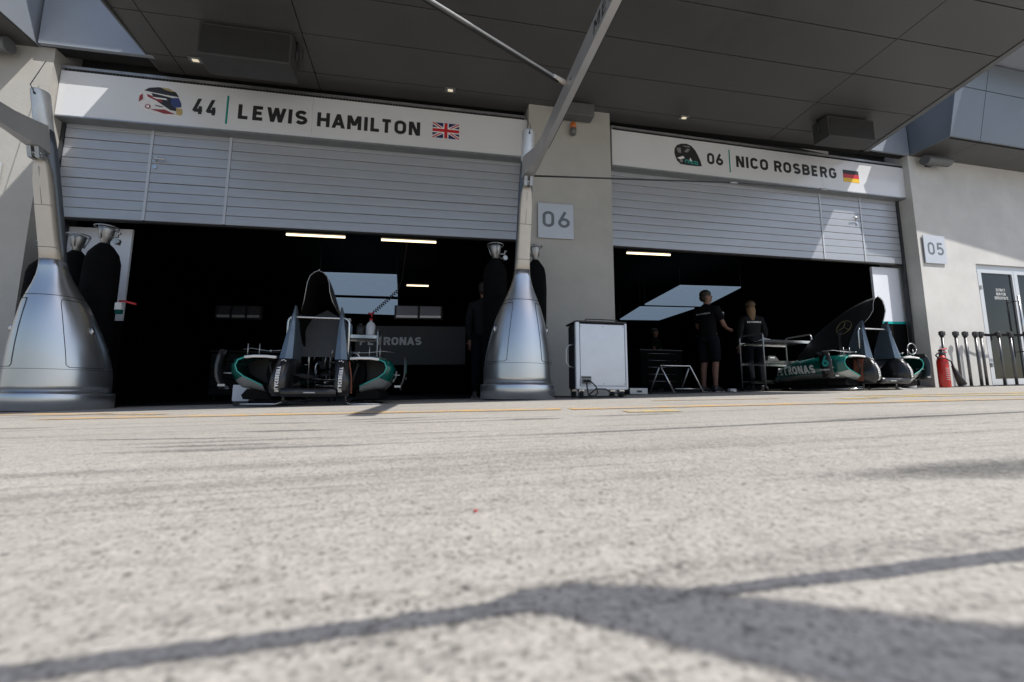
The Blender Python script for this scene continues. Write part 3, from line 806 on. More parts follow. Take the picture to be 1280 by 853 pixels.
mb = MB(); mb.cbox((-.90, -.30, 4.20), (-.385, -.13, 4.40), .012); mb.build('housing', 'lamp_grey', t)
mb = MB(); mb.box((-.70, -.129, 4.26), (-.58, -.101, 4.36)); mb.build('bracket', 'case_dark', t)
t = thing('warning_beacon', 'small orange warning beacon under the grey floodlight', 'beacon', (-.683, -.1, 4.0), fL)
mb = MB(); mb.lathe([(.03, 0), (.045, .02), (.045, .07), (.035, .10), (.01, .11)], (-.683, -.17, 4.05), 14); mb.build('lens', 'orange_lens', t)
mb = MB(); mb.lathe([(.02, -.10), (.045, -.09), (.05, -.02), (.048, 0)], (-.683, -.17, 4.048), 14); mb.box((-.70, -.17, 3.98), (-.666, -.101, 4.03)); mb.build('base', 'lamp_grey', t)
for lab, fr, x in (('grey tubular wall lamp at the top of the right wall', fR, 6.34), ('dark tubular wall lamp at the top of the left wall', fL, -8.35)):
    t = thing('wall_lamp', lab, 'lamp', (x + .3, -.1, 4.3), fr, 'tubular wall lamps under the bulkheads')
    mb = MB(); mb.tube([(x, -.26, 4.27), (x + .02, -.26, 4.272), (x + .60, -.26, 4.29), (x + .62, -.26, 4.29)], .088, 18); mb.build('housing', 'lamp_grey', t)
    mb = MB(); mb.box((x + .25, -.19, 4.24), (x + .37, -.101, 4.32)); mb.build('bracket', 'case_dark', t)
def speaker(label, x0, x1, y0, y1, z0, z1):
    t = thing('loudspeaker', label, 'loudspeaker', ((x0 + x1) / 2, y0, z1), fL, 'grey loudspeakers under the canopy')
    mb = MB(); mb.cbox((x0, y0, z0), (x1, y1, z1), .012); mb.build('cabinet', 'speaker_grey', t)
    mb = MB(); mb.box((x0 + .025, y0 - .006, z0 + .03), (x1 - .025, y0 - .0005, z1 - .03)); mb.build('grille', 'grille', t)
    mb = MB()
    for x in (x0 - .012, x1 + .012): mb.tube([(x, y0 + .16, (z0 + z1) / 2), (x, y0 + .16, z1 + .03)], .012, 6); mb.sphere((x, y0 + .16, (z0 + z1) / 2), .02, 8, 5)
    mb.tube([(x1 + .01, y1 - .1, z0 + .2), (x1 + .05, y1 - .08, z0 + .3), (x1 + .04, y1 - .05, z1 + .05)], .006, 6)
    mb.build('bracket', 'case_dark', t)
speaker('wide dark loudspeaker hanging left above the 44 sign', -5.47, -4.47, -.86, -.52, 4.02, 4.425)
speaker('grey loudspeaker hanging right above the 06 sign', 3.44, 4.36, -.68, -.40, 4.05, 4.41)

# glass door on the right
t = thing('glass_door', 'white framed double glass door in the right wall', 'door', (9.0, 0.0, 0), fR)
mb = MB(); mb.box((7.605, -.05, 0.0), (7.685, .08, 2.355)); mb.box((7.685, -.05, 2.275), (10.32, .08, 2.355)); mb.box((10.32, -.05, 0), (10.395, .08, 2.355)); mb.build('frame', 'door_white', t)
for a, b in ((7.69, 8.69), (8.70, 10.31)):
    mb = MB(); mb.box((a, -.06, .02), (a + .10, .0, 2.27)); mb.box((b - .045, -.06, .02), (b, .0, 2.27)); mb.box((a + .10, -.06, .02), (b - .045, .0, .13)); mb.box((a + .10, -.06, 2.20), (b - .045, .0, 2.27))
    lf = mb.build('leaf', 'door_white', t)
    mb = MB(); mb.box((a + .095, -.034, .12), (b - .04, -.022, 2.21)); mb.build('pane', 'glass_dark', lf)
mb = MB(); mb.tube([(8.62, -.12, .55), (8.62, -.12, 1.75)], .016, 10); mb.tube([(8.62, -.05, .65), (8.62, -.12, .65)], .01, 8); mb.tube([(8.62, -.05, 1.65), (8.62, -.12, 1.65)], .01, 8); mb.build('handle', 'steel', t)
PG = lambda a, b, k: (a, -.0355 - k, b)
for s, w_, z in (('ZUTRITT', .26, 1.845), ('NUR FÜR', .26, 1.765), ('BERECHTIGTE', .37, 1.685)):
    lettering(s, .055, (8.31 - w_ / 2, z), 'lettering', 'print_white', t, w_, .16, .22, PG)
mb = MB(); mb.box((9.02, -.0365, 1.15), (9.2, -.0345, 1.32)); mb.build('sticker', 'red_paint', t)
mb = MB(); mb.box((7.66, -.105, 1.85), (7.70, -.052, 1.93)); mb.box((7.66, -.105, .35), (7.70, -.052, .43)); mb.build('hinge', 'steel_dull', t)

# ================================================================== GANTRY PYLONS
def pylon(label, u, v, ang, arm_x, arm_rise, stay, zb, zt, L, lx, ly):
    t = thing('fuel_gantry', label, 'gantry', (u, v, 0), None, 'silver gantry pylons in front of the garages')
    def lean(p):
        k = max(0.0, p[2] - .30); k = k * k / (k + .25)
        k = k * 1.10
        return Vector((p[0] + lx * k, p[1] - ly * k, p[2]))
    XF[t.name] = lean
    KZ = .93
    mb = MB(); mb.lathe([(.425, .0), (.440, .006), (.440, .155), (.434, .168), (.405, .170)], n=40); mb.build('base_ring', 'pylon_silver', t)
    prof = [(.402, .171), (.404, .25), (.400, .38), (.386, .52), (.360, .68), (.325, .84), (.285, .99), (.240, 1.12), (.196, 1.225), (.152, 1.33), (.118, 1.43), (.098, 1.52), (.088, 1.60)]
    prof = [(r, z if z < .2 else .171 + (z - .171) * KZ) for r, z in prof]
    n = 40
    def sup(r, z, sq):
        pts = []
        for i in range(n):
            a = 2 * math.pi * i / n
            c, s = math.cos(a), math.sin(a); e = 2 / sq
            pts.append((r * math.copysign(abs(c) ** e, c), r * math.copysign(abs(s) ** e, s), z))
        return pts
    mb = MB(); mb.loft([sup(r, z, 2.0 + max(0, z - .93) * 2.35) for r, z in prof]); sk = mb.build('skirt', 'pylon_silver', t)
    # seams and hatch outlines standing 1 mm proud
    def rad(z):
        for (r0, z0), (r1, z1) in zip(prof[:-1], prof[1:]):
            if z0 <= z <= z1: return r0 + (r1 - r0) * (z - z0) / (z1 - z0)
        return prof[-1][0]
    def bulge(a, z):
        e = 2 / (2.0 + max(0, z - .93) * 2.35)
        return math.hypot(abs(math.cos(a)) ** e, abs(math.sin(a)) ** e)
    def line(pts, r=.0026):
        mb = MB(); mb.tube([((rad(z) * bulge(a, z) + .0012) * math.cos(a), (rad(z) * bulge(a, z) + .0012) * math.sin(a), z) for a, z in pts], r, 5); return mb
    mb = line([(2 * math.pi * i / 40, 1.13) for i in range(41)]); mb.build('seam', 'case_dark', sk)
    mb = line([(2 * math.pi * i / 40, .40) for i in range(41)], .002); mb.build('seam', 'case_dark', sk)
    for a0 in (ang - .95, ang + .95):
        loop = [(a0 - .42, .44), (a0 - .42, .75), (a0 - .40, 1.05), (a0 - .36, 1.09), (a0 + .36, 1.09), (a0 + .40, 1.05), (a0 + .42, .75), (a0 + .42, .44), (a0 + .36, .42), (a0 - .36, .42), (a0 - .42, .44)]
        dens = []
        for p, q in zip(loop[:-1], loop[1:]):
            for k in range(10): dens.append((p[0] + (q[0] - p[0]) * k / 10, p[1] + (q[1] - p[1]) * k / 10))
        mb = line(dens, .0032); h = mb.build('hatch', 'case_dark', sk)
        zz, aa = .80, a0 + (.30 if a0 > ang else -.30); r = rad(zz) + .002
        mb = MB(); mb.tube([(r * math.cos(aa), r * math.sin(aa), zz - .035), ((r + .006) * math.cos(aa), (r + .006) * math.sin(aa), zz), ((r - .002) * math.cos(aa), (r - .002) * math.sin(aa), zz + .035)], .013, 8); mb.build('latch', 'steel', h)
    # post: the skirt runs on into a rounded square column, ground bounce painted in front, dark garage reflection painted behind
    def half(z, hw, dp, sq, front):
        pts = []; e = 2 / sq; m_ = 12
        for i in range(m_ + 1):
            a_ = math.pi * i / m_
            c, s = math.cos(a_), math.sin(a_)
            pts.append((hw * math.copysign(abs(c) ** e, c), (-1 if front else 1) * dp * abs(s) ** e, z))
        return pts
    fz = [(1.601, .0875, .0875, 3.4), (1.70, .080, .084, 4.5), (1.80, .076, .082, 6), (1.95, .073, .081, 8), (2.15, .072, .080, 9), (2.40, .070, .078, 9), (2.55, .060, .070, 8), (2.66, .040, .056, 7)]
    zk = lambda z: .171 + (z - .171) * KZ
    mb = MB(); mb.loft([half(zk(z), w_, d_, q, True) for z, w_, d_, q in fz]); mb.build('front_channel', 'post_bounce_cream', t)
    rz_ = [(1.601, .0885, .0875, 3.4), (1.70, .083, .086, 4.5), (1.80, .080, .086, 6), (1.95, .078, .087, 8), (2.15, .077, .089, 9), (2.55, .078, .09, 9), (2.80, .076, .085, 8), (2.96, .073, .078, 5)]
    mb = MB(); mb.loft([[(x, y + .0015, z) for x, y, z in half(zk(z), w_, d_, q, False)] for z, w_, d_, q in rz_]); mb.build('rear_spine', 'post_dark_reflection', t)
    mb = MB(); mb.tube([(-.080, -.05, zk(1.72)), (-.074, -.0845, zk(1.72)), (.074, -.0845, zk(1.72)), (.080, -.05, zk(1.72))], .0022, 5); mb.build('seam', 'case_dark', t)
    mb = MB(); mb.tube([(-.0725, -.05, zk(2.15)), (-.067, -.0812, zk(2.15)), (.067, -.0812, zk(2.15)), (.0725, -.05, zk(2.15))], .002, 5); mb.build('seam', 'case_dark', t)
    mb = MB(); mb.tube([(.0, -.0812, zk(2.155)), (.0, -.072, zk(2.54))], .002, 5); mb.build('seam', 'case_dark', t)
    mb = MB(); mb.lathe([(.068, 2.72), (.072, 2.74), (.072, 3.10), (.068, 3.115), (.010, 3.12)], (0, .03, 0), 20); mb.build('cap', 'cap_white', t)
    mb = MB(); mb.sphere((.0, -.044, 3.06), .012, 8, 5); mb.tube([(.0, -.044, 3.06), (.0 + stay * .03, -.05, 3.13), (stay, 1.25, 4.15)], .004, 5); mb.build('stay_cable', 'case_dark', t)
    # hinge block
    mb = MB(); mb.box((-.05, -.125, 2.43), (-.015, -.055, 2.535)); mb.box((.015, -.125, 2.43), (.05, -.055, 2.535)); mb.cyl((-.06, -.10, 2.48), (.06, -.10, 2.48), .014, 10)
    mb.cyl((-.06, -.10, 2.455), (.06, -.10, 2.455), .009, 8)
    mb.build('hinge', 'steel_dull', t)
    # arm: flared root then box beam towards the pit lane
    secs = []
    for k, (y, hw, a, b, fx_) in enumerate(((.04, .068, zb - .03, 2.80, 0), (-.10, .060, zb - .015, zt + .035, .25), (-.30, .040, zb - .003, zt + .006, .8), (-.48, .030, zb, zt, 1), (-L, .030, zb, zt, 1))):
        dx = arm_x * fx_; dz = arm_rise * (-y) / L
        secs.append([(dx - hw, y, a + dz), (dx + hw, y, a + dz), (dx + hw, y, b + dz), (dx - hw, y, b + dz)])
    mb = MB(); mb.loft(secs, smooth=False); arm = mb.build('arm', 'arm_silver', t)
    mb = MB(); mb.loft([[(arm_x + .0305, -q, zb + .04 + arm_rise * q / L), (arm_x + .055, -q, zb + .04 + arm_rise * q / L), (arm_x + .055, -q, zt - .03 + arm_rise * q / L), (arm_x + .0305, -q, zt - .03 + arm_rise * q / L)] for q in (.55, L)], smooth=False)
    mb.build('cable_duct', 'case_dark', arm)
    return t, arm
pA, aA = pylon('silver bell shaped gantry pylon at the far left of the lane', -6.47, -.68, R_(-80), -.03, .06, -.75, 2.555, 2.735, 4.3, -.04, .20)
pB, aB = pylon('silver bell shaped gantry pylon standing before the middle pillar', -1.715, -.98, R_(-90), .055, .0, .16, 2.58, 2.75, 3.6, .012, .155)
# lettering along the arm's left face, read from the pylon outwards
lettering('MERCEDES', .095, (1.98, 0), 'lettering', 'ink', aB, 1.0, .15, .24, lambda a, b, k: (.055 - .0307 - k, -a, 2.618 + b))
mb = MB(); mb.box((.02, -1.50, 2.66), (.09, -1.47, 2.665)); mb.build('clip', 'case_dark', aB)
t = thing('tie_rod', 'thin white rod tying the two gantry arms together', 'rod', (-1.70, -2.70, 2.76), fL)
mb = MB(); p0 = Vector((-1.685, -2.70, 2.755)); p1 = Vector((-6.60, -5.20, 2.83))
d_ = (p1 - p0).normalized()
mb.tube([p0 + d_ * .07, p1], .009, 10); mb.build('rod', 'cap_white', t)
mb = MB(); mb.tube([p0 + d_ * .06 + Vector((0, .012, -.020)), p1 + Vector((0, .012, -.020))], .011, 8); mb.build('hose', 'rubber', t)
mb = MB(); mb.tube([p0 + Vector((.02, 0, -.01)), p0 + d_ * .09], .022, 10, .016); mb.build('end_fitting', 'post_bounce_cream', t)
mb = MB(); mb.tube([p0 + d_ * .085, p0 + d_ * .115], .016, 10); mb.build('collar', 'cap_white', t)
t = thing('air_boom', 'long thin dark boom reaching right from the middle pylon', 'boom', (-1.6, -.95, 2.84), fL)
mb = MB(); mb.tube([(-1.66, -1.15, 2.70), (1.38, -.95, 2.955)], .011, 8); b_ = mb.build('outer_tube', 'case_dark', t)
mb = MB(); mb.tube([(1.38, -.95, 2.955), (2.95, -.95, 2.975)], .0055, 6); mb.build('inner_rod', 'case_dark', t)
mb = MB(); mb.tube([(1.34, -.95, 2.954), (1.46, -.95, 2.958)], .017, 8); mb.tube([(2.86, -.95, 2.974), (2.98, -.95, 2.976)], .015, 8); mb.build('fitting', 'steel_dull', t)

# ================================================================== GAS CYLINDERS
def gas(label, u, v, h, r, rz, first=[None]):
    if first[0] is None:
        t = thing('gas_cylinder', label, 'gas cylinder', (u, v, 0), None, 'gas cylinders in black covers beside the bays')
        n = 22; secs = []
        prof = [(.165, .03), (.168, .3), (.163, .7), (.168, 1.1), (.165, 1.5), (.160, 1.68), (.135, 1.78), (.085, 1.86), (.050, 1.90)]
        for k, (rr, z) in enumerate(prof):
            secs.append([(rr * (1 + .03 * math.sin(3 * a + k) + .02 * math.sin(7 * a - 2 * k)) * math.cos(a), rr * (1 + .03 * math.sin(4 * a + 2 * k)) * math.sin(a), z) for a in [2 * math.pi * i / n for i in range(n)]])
        mb = MB(); mb.loft(secs); mb.build('cover', 'black_cloth', t)
        mb = MB(); mb.lathe([(.045, 1.88), (.045, 1.95), (.06, 1.96), (.075, 2.06), (.078, 2.09), (.07, 2.095)], n=16); mb.build('guard', 'steel_dull', t)
        mb = MB(); mb.tube([(.06, 0, 1.98), (.13, -.02, 1.99), (.13, -.02, 2.03), (.16, -.02, 2.03)], .014, 8); mb.tube([(.13, .0, 1.93), (.13, -.05, 1.93)], .035, 10); mb.tube([(.06, .02, 1.96), (.14, .02, 1.90)], .008, 6)
        mb.build('valve', 'steel_dull', t)
        mb = MB(); mb.tube([(.11 * math.cos(a), .11 * math.sin(a), 2.10) for a in [2 * math.pi * i / 14 for i in range(15)]], .008, 6)
        for a in (0.4, 2.5, 4.6): mb.tube([(.11 * math.cos(a), .11 * math.sin(a), 2.10), (.06 * math.cos(a), .06 * math.sin(a), 1.95)], .007, 6)
        mb.build('ring', 'steel_dull', t)
        first[0] = t
        c = t
    else:
        c = copy_thing(first[0], (u, v, 0), label, rz=rz)
    c.rotation_euler.z = rz
    c.scale = (r / .165, r / .165, h / 2.1)
    return c
gas('black covered gas cylinder right of the left pylon with open white panel behind', -6.50, -.27, 2.10, .165, 0)
gas('black covered gas cylinder directly behind the left pylon', -6.86, -.14, 2.03, .155, 2.4)
gas('black covered gas cylinder left of the left pylon against the wall', -7.10, -.20, 1.90, .15, 1.0)
gas('black covered gas cylinder left of the middle pylon', -1.885, -.30, 2.10, .165, .3)
gas('black covered gas cylinder right of the middle pylon before the pillar', -1.325, -.32, 2.10, .15, 3.0)
t = thing('wall_hook', 'small red lever on a green clip beside the left gas cylinder', 'lever', (-6.18, -.3, 1.1), fL)
mb = MB(); mb.tube([(-6.24, -.34, 1.21), (-6.18, -.36, 1.205), (-6.05, -.38, 1.17)], .012, 8); mb.build('lever', 'red_soft', t)
mb = MB(); mb.box((-6.27, -.36, 1.11), (-6.205, -.32, 1.19)); mb.build('clip', 'print_white', t)
mb = MB(); mb.box((-6.265, -.355, 1.06), (-6.20, -.325, 1.108)); mb.build('tab', 'race_teal', t)

# ================================================================== WALL BOARDS INSIDE THE BAYS
t = thing('wall_board', 'plain white board behind the left gas cylinders', 'board', (-7.1, .45, 1.1), fL, 'white boards lining the garage mouths')
mb = MB(); mb.box((-7.395, .42, 1.10), (-6.66, .455, 2.33)); mb.build('panel', 'white_board', t)
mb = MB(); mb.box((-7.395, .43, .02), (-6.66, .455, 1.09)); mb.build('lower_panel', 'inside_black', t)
t = thing('wall_board', 'white board with a teal bottom stripe in the right bay', 'board', (6.0, .5, 0), fR, 'white boards lining the garage mouths')
mb = MB(); mb.box((5.46, .24, 1.245), (6.165, .28, 2.29)); mb.build('panel', 'white_board', t)
mb = MB(); mb.box((5.46, .238, 1.20), (6.165, .28, 1.243)); mb.build('stripe', 'teal_band', t)
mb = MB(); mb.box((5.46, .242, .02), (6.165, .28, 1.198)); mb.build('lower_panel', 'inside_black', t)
# lamps and panels
def tube_light(label, x0, x1, y, z):
    t = thing('tube_light', label, 'tube light', ((x0 + x1) / 2, y, z), fL, 'lit tube lights under the garage ceilings')
    mb = MB(); mb.box((x0, y - .03, z + .022), (x1, y + .03, z + .06)); mb.build('fitting', 'case_dark', t)
    mb = MB(); mb.tube([(x0 + .01, y, z), (x1 - .01, y, z)], .018, 8); mb.build('tube', 'tube_lit', t)
    mb = MB(); mb.cyl((x0 + .2, y, z + .06), (x0 + .2, y, 3.2), .006, 6); mb.cyl((x1 - .2, y, z + .06), (x1 - .2, y, 3.2), .006, 6); mb.build('hanger', 'case_dark', t)
tube_light('lit tube light just under the left shutter, left of two', -4.97, -4.09, 1.0, 2.57)
tube_light('lit tube light just under the left shutter, right of two', -3.555, -2.665, 1.0, 2.557)
tube_light('lit tube light just under the right shutter edge', .72, 1.60, 1.0, 2.53)
tube_light('small far tube light deep in the left bay', -3.33, -2.77, 5.0, 2.79)
def lit(label, q1, q2):
    t = thing('light_panel', label, 'light panel', q1[0], fL, 'pale blue light panels hung over the cars')
    for q in (q1, q2):
        mb = MB(); mb.add(q + [(a, b, c + .03) for a, b, c in q], [(0, 1, 2, 3), (4, 7, 6, 5), (0, 4, 5, 1), (1, 5, 6, 2), (2, 6, 7, 3), (3, 7, 4, 0)]); mb.build('diffuser', 'panel_lit', t)
    mb = MB()
    for q in (q1, q2):
        for p in q: mb.cyl((p[0], p[1], p[2] + .03), (p[0], p[1], 3.2), .006, 6)
    mb.build('hanger', 'case_dark', t)
lit('pale blue pair of light panels hung in the left bay', [(-4.92, 3.0, 2.498), (-3.43, 3.0, 2.499), (-3.48, 4.2, 2.319), (-5.0, 4.2, 2.33)], [(-5.0, 4.6, 2.325), (-3.504, 4.6, 2.306), (-3.60, 6.2, 2.228), (-5.1, 6.2, 2.26)])
lit('slanting pale blue pair of light panels hung in the right bay', [(3.074, 3.0, 2.466), (4.725, 3.0, 2.473), (4.552, 4.2, 2.234), (2.808, 4.2, 2.243)], [(2.83, 4.5, 2.237), (4.467, 4.5, 2.234), (4.15, 5.8, 2.112), (2.865, 5.8, 2.11)])
def win(label, x0, x1, y, z0, z1, n, dim=''):
    t = thing('window', label, 'window', ((x0 + x1) / 2, y, z0), fL, 'narrow windows at the back of the left bay')
    mb = MB(); mb.box((x0 - .02, y + .012, z0 - .04), (x1 + .02, y + .04, z1 + .02)); mb.build('frame', 'case_dark', t)
    w_ = (x1 - x0) / n
    for k in range(n):
        mb = MB(); mb.box((x0 + k * w_ + .03, y, z0 + .05), (x0 + (k + 1) * w_ - .03, y + .011, z1)); mb.build('pane', 'pane_dim' + dim, t)
        mb = MB(); mb.box((x0 + k * w_ + .03, y - .02, z0), (x0 + (k + 1) * w_ - .03, y + .011, z0 + .049)); mb.build('sill', 'sill_pale' + dim, t)
win('dim narrow window strip right of the blue light panels', -3.58, -2.42, 5.0, 1.96, 2.25, 2)
win('dim narrow window strip in the far left of the garage', -7.25, -6.36, 4.2, 1.78, 2.02, 3, '_far')
# dark board with lettering
t = thing('banner_board', 'dark grey board with pale capital lettering at the back of the left bay', 'board', (-2.9, 2.5, .6), fL)
mb = MB(); mb.box((-4.1, 2.5, .62), (-2.03, 2.54, 1.37)); mb.build('panel', 'dark_board', t)
lettering('PETRONAS', .155, (-4.02, 1.0), 'lettering', 'print_grey', t, 1.14, .23, .14, lambda a, b, k: (a, 2.498 - k, b))

# ================================================================== BODYWORK RACK
def smooth_arch(half, n=4):
    """half outline right side bottom->top, mirrored to a full arch"""
    return [(x, z) for x, z in half] + [(-x, z) for x, z in reversed(half[:-1])]
def rack(label, u, v):
    t = thing('bodywork_rack', label, 'bodywork rack', (u, v, 0), None, 'racks carrying race car bodywork')
    # engine cover
    H0 = [(.20, .62), (.205, .70), (.215, .78), (.202, .85), (.168, .93), (.130, 1.02), (.108, 1.11), (.100, 1.19), (.078, 1.26), (.040, 1.297), (0, 1.315)]
    H1 = [(.17, .48), (.17, .50), (.16, .53), (.145, .56), (.13, .59), (.11, .61), (.09, .63), (.07, .645), (.045, .655), (.02, .66), (0, .66)]
    secs = []
    NS = 9
    for k in range(NS):
        s_ = k / (NS - 1); y = .0 + 1.25 * s_; e = s_ ** 1.75
        hh = [(a[0] * (1 - e) + b[0] * e, a[1] * (1 - e) + b[1] * e) for a, b in zip(H0, H1)]
        secs.append([(x, y + (1 - s_) * (.75 * max(0, 1.08 - z)), z) for x, z in smooth_arch(hh)])
    mb = MB(); mb.loft(secs, closed=False, caps=False)
    cv = mb.build('engine_cover', 'carbon_matt', t, fix=False)
    mb = MB(); mb.loft([[(x * .94, y + .004, z - .014) for x, y, z in q] for q in secs], closed=False, caps=False); mb.build('lining', 'inside_carbon', cv, fix=False)
    mb = MB(); mb.tube([(x * 1.005, y - .006, z + .002) for x, y, z in secs[0] if z > .88], .0032, 6); mb.sphere((0, secs[0][10][1] - .006, 1.322), .007, 8, 5); mb.build('rim', 'steel_dull', cv)
    mb = MB(); mb.add([(-.255, .42, .50), (.255, .42, .50), (.25, .42, .84), (.10, .44, .95), (0, .45, 1.01), (-.10, .44, .95), (-.25, .42, .84)], [tuple(range(7))]); mb.add([(-.02, .43, .60), (-.01, .43, .60), (-.005, .435, 1.0), (-.012, .435, 1.0)], [(0, 1, 2, 3)]); mb.build('bulkhead', 'inner_grey', cv)
    # emblem outline on both flanks: ring and three spokes
    for sg in (-1, 1):
        mb = MB(); c = []
        def onsurf(y, z):
            c_ = .75 * max(0, 1.08 - z); s_ = max(0, min(1, (y - c_) / (1.25 - c_))); e = s_ ** 1.75; best = .2
            hh = [(a[0] * (1 - e) + b[0] * e, a[1] * (1 - e) + b[1] * e) for a, b in zip(H0, H1)]
            for (xa, za), (xb, zb) in zip(hh[:-1], hh[1:]):
                if za <= z <= zb and zb > za: best = xa + (xb - xa) * (z - za) / (zb - za)
            return (sg * (best + .010), y, z)
        cy, cz_, rr = .40, .93, .10
        mb.tube([onsurf(cy + rr * math.cos(a) * 1.25, cz_ + rr * math.sin(a)) for a in [2 * math.pi * i / 20 for i in range(21)]], .004, 5)
        for a in (90, 210, 330): mb.tube([onsurf(cy, cz_), onsurf(cy + rr * 1.25 * math.cos(R_(a)), cz_ + rr * math.sin(R_(a)))], .004, 5)
        mb.build('emblem', 'gold_line', cv)
    # cockpit-side fins with lettering
    for sg in (-1, 1):
        up = [(.205, .97), (.222, .965), (.262, .72), (.305, .47), (.190, .47), (.198, .75)]
        secs = []
        mb = MB()
        def ring(z, xi, xo, y0, y1): return [(sg * xi, y0 + .02, z), (sg * (xi + xo) / 2, y0, z), (sg * xo, y0 + .02, z), (sg * xo, y1, z), (sg * xi, y1, z)]
        mb.loft([ring(.445, .19, .305, -.02, .30), ring(.56, .193, .288, .0, .28), (ring(.75, .198, .258, .03, .22)), ring(.90, .203, .232, .05, .16), ring(.975, .208, .219, .06, .10)], smooth=False)
        fn = mb.build('fin', 'fin_grey', t)
        mb = MB()
        mb.loft([ring(.09, .20, .335, -.06, .42), ring(.16, .212, .345, -.13, .42), ring(.28, .215, .335, -.12, .40), ring(.38, .205, .318, -.07, .36), ring(.443, .192, .303, -.025, .32)], smooth=True)
        lw = mb.build('lower_fairing', 'carbon', fn)
        mb = MB(); mb.loft([[(sg * (xo + a), y, z_) for a, y in ((.003, .03), (.010, .03), (.010, .26 if sg < 0 else .08), (.003, .26 if sg < 0 else .08))] for z_, xo in ((.12, .342), (.28, .337), (.43, .311))], smooth=False)
        mb.build('seal', 'foam_rust', fn)
        # bird-track mark and small vertical lettering on the front
        def fr_y(z): 
            zs = [(.09, -.06), (.16, -.13), (.28, -.12), (.38, -.07), (.443, -.025)]
            for (a, ya), (b, yb) in zip(zs[:-1], zs[1:]):
                if a <= z <= b: return ya + (yb - ya) * (z - a) / (b - a)
            return -.03
        lettering('BLACKBERRY', .034, (0, 0), 'lettering', 'print_white', fn, .235, .26, .12, lambda a, b, k: (sg * .272 + (b - .017), fr_y(.13 + a) - .006 - k, .13 + a)) if 'K' in GL else None
        mb = MB()
        for dx, dz in ((-.014, .0), (.004, .004), (-.018, -.014), (.0, -.010), (.018, -.006), (-.008, -.024), (.010, -.020)):
            mb.add([(sg * .255 + dx - .006, -.040, .425 + dz - .0045), (sg * .255 + dx + .005, -.040, .425 + dz - .0045), (sg * .255 + dx + .008, -.037, .425 + dz + .0045), (sg * .255 + dx - .003, -.037, .425 + dz + .0045)], [(0, 1, 2, 3)])
        mb.build('logo_dots', 'print_white', fn, fix=False)
    mb = MB(); mb.loft([[(x, y, .085), (x, y - .03, .12), (x, y - .02, .165), (x, y + .10, .17), (x, y + .14, .09)] for x, y in ((-.24, -.10), (-.12, -.07), (0, -.06), (.12, -.07), (.24, -.10))]); mb.build('splitter', 'carbon', t)
    mb = MB(); mb.tube([(-.16, -.083, .135), (.16, -.083, .135)], .001, 4); 
    mb.add([(-.05, -.094, .12), (.05, -.094, .12), (.05, -.094, .13), (-.05, -.094, .13)], [(0, 1, 2, 3)]); mb.build('small_print', 'print_grey', t)
    # draped carbon panel in the middle
    mb = MB(); mb.loft([[(-.22, .12, .30), (-.10, .1, .265), (.0, .1, .275), (.12, .1, .36), (.20, .12, .43)], [(-.22, .5, .33), (-.1, .5, .30), (0, .5, .33), (.12, .5, .41), (.2, .5, .45)]], closed=False, caps=False); mb.build('loose_panel', 'inner_grey', t)
    # tubular frame
    def hoop(x0, x1, y, z, zb=0.02, r=.012, foot=None):
        c = .05; pts = [(x0, y, zb)] + [(x0 + c - c * math.cos(R_(a)), y, z - c + c * math.sin(R_(a))) for a in (0, 30, 60, 90)] + [(x1 - c + c * math.sin(R_(a)), y, z - c + c * math.cos(R_(a))) for a in (0, 30, 60, 90)] + [(x1, y, zb)]
        return pts
    mb = MB()
    mb.tube(hoop(-.275, .290, .10, .865), .013, 8); mb.tube(hoop(-.17, .34, .52, .555), .012, 8)
    mb.tube(hoop(-.26, .30, 1.2, .50), .012, 8)
    for x in (-.275, .29): mb.tube([(x, .10, .30), (x, 1.2, .30)], .011, 8); mb.tube([(x, .10, .045), (x, 1.2, .045)], .011, 8)
    for z in (.20, .27): mb.tube([(-.275, .55, z), (.29, .55, z)], .010, 8)
    mb.tube([(-.275, .3, .135), (.29, .3, .135)], .010, 8)
    for sg in (-1, 1):
        x = .29 if sg > 0 else -.275
        mb.tube([(x, .1, .06), (x + sg * .02, .08, .03), (x + sg * .06, .06, .016), (x + sg * .34, .02, .016)], .012, 8)
        mb.tube([(x, .12, .455), (x + sg * .30, .10, .470)], .009, 8)
        mb.tube([(x, .9, .45), (x + sg * .3, .9, .43)], .009, 8)
        mb.tube([(x + sg * .28, .03, .016), (x + sg * .28, 1.2, .016)], .012, 8)
    mb.build('tube_frame', 'steel', t)
    rr = random.Random(3)
    mb = MB()
    for k in range(16):
        x = rr.uniform(-.24, .25); y = rr.uniform(.25, .95); z = rr.uniform(.16, .52); a_ = rr.choice((0, 1, 2)); ln = rr.uniform(.06, .22)
        d3 = [(ln, 0, rr.uniform(-.04, .04)), (0, ln, 0), (rr.uniform(-.03, .03), 0, ln * .7)][a_]
        mb.tube([(x, y, z), (max(-.26, min(.27, x + d3[0])), y + d3[1], z + d3[2])], rr.uniform(.004, .010), 6)
    mb.build('linkage', 'steel_dull', t)
    for k in range(9):
        mb = MB()
        x = rr.uniform(-.22, .2); y = rr.uniform(.45, 1.0); z = rr.uniform(.08, .46)
        mb.cbox((x, y, z), (x + rr.uniform(.05, .12), y + .10, z + rr.uniform(.04, .11)), .008)
        mb.build('ancillary_block', 'carbon_matt', t)
    for sg in (-1, 1):
        mb = MB(); mb.loft([[(sg * xx, yy, zz) for xx, yy, zz in ((.335, y, .16), (.335, y, .43), (.44, y, .445), (.46, y, .30), (.43, y, .19))] for y in (.16, .45)], smooth=False); mb.build('brake_duct', 'inside_carbon', t)
        mb = MB(); mb.tube([(sg * .36, .12, .45), (sg * .40, .05, .40), (sg * .37, .04, .30), (sg * .35, .08, .2)], .009, 6); mb.build('hose', 'rubber', t)
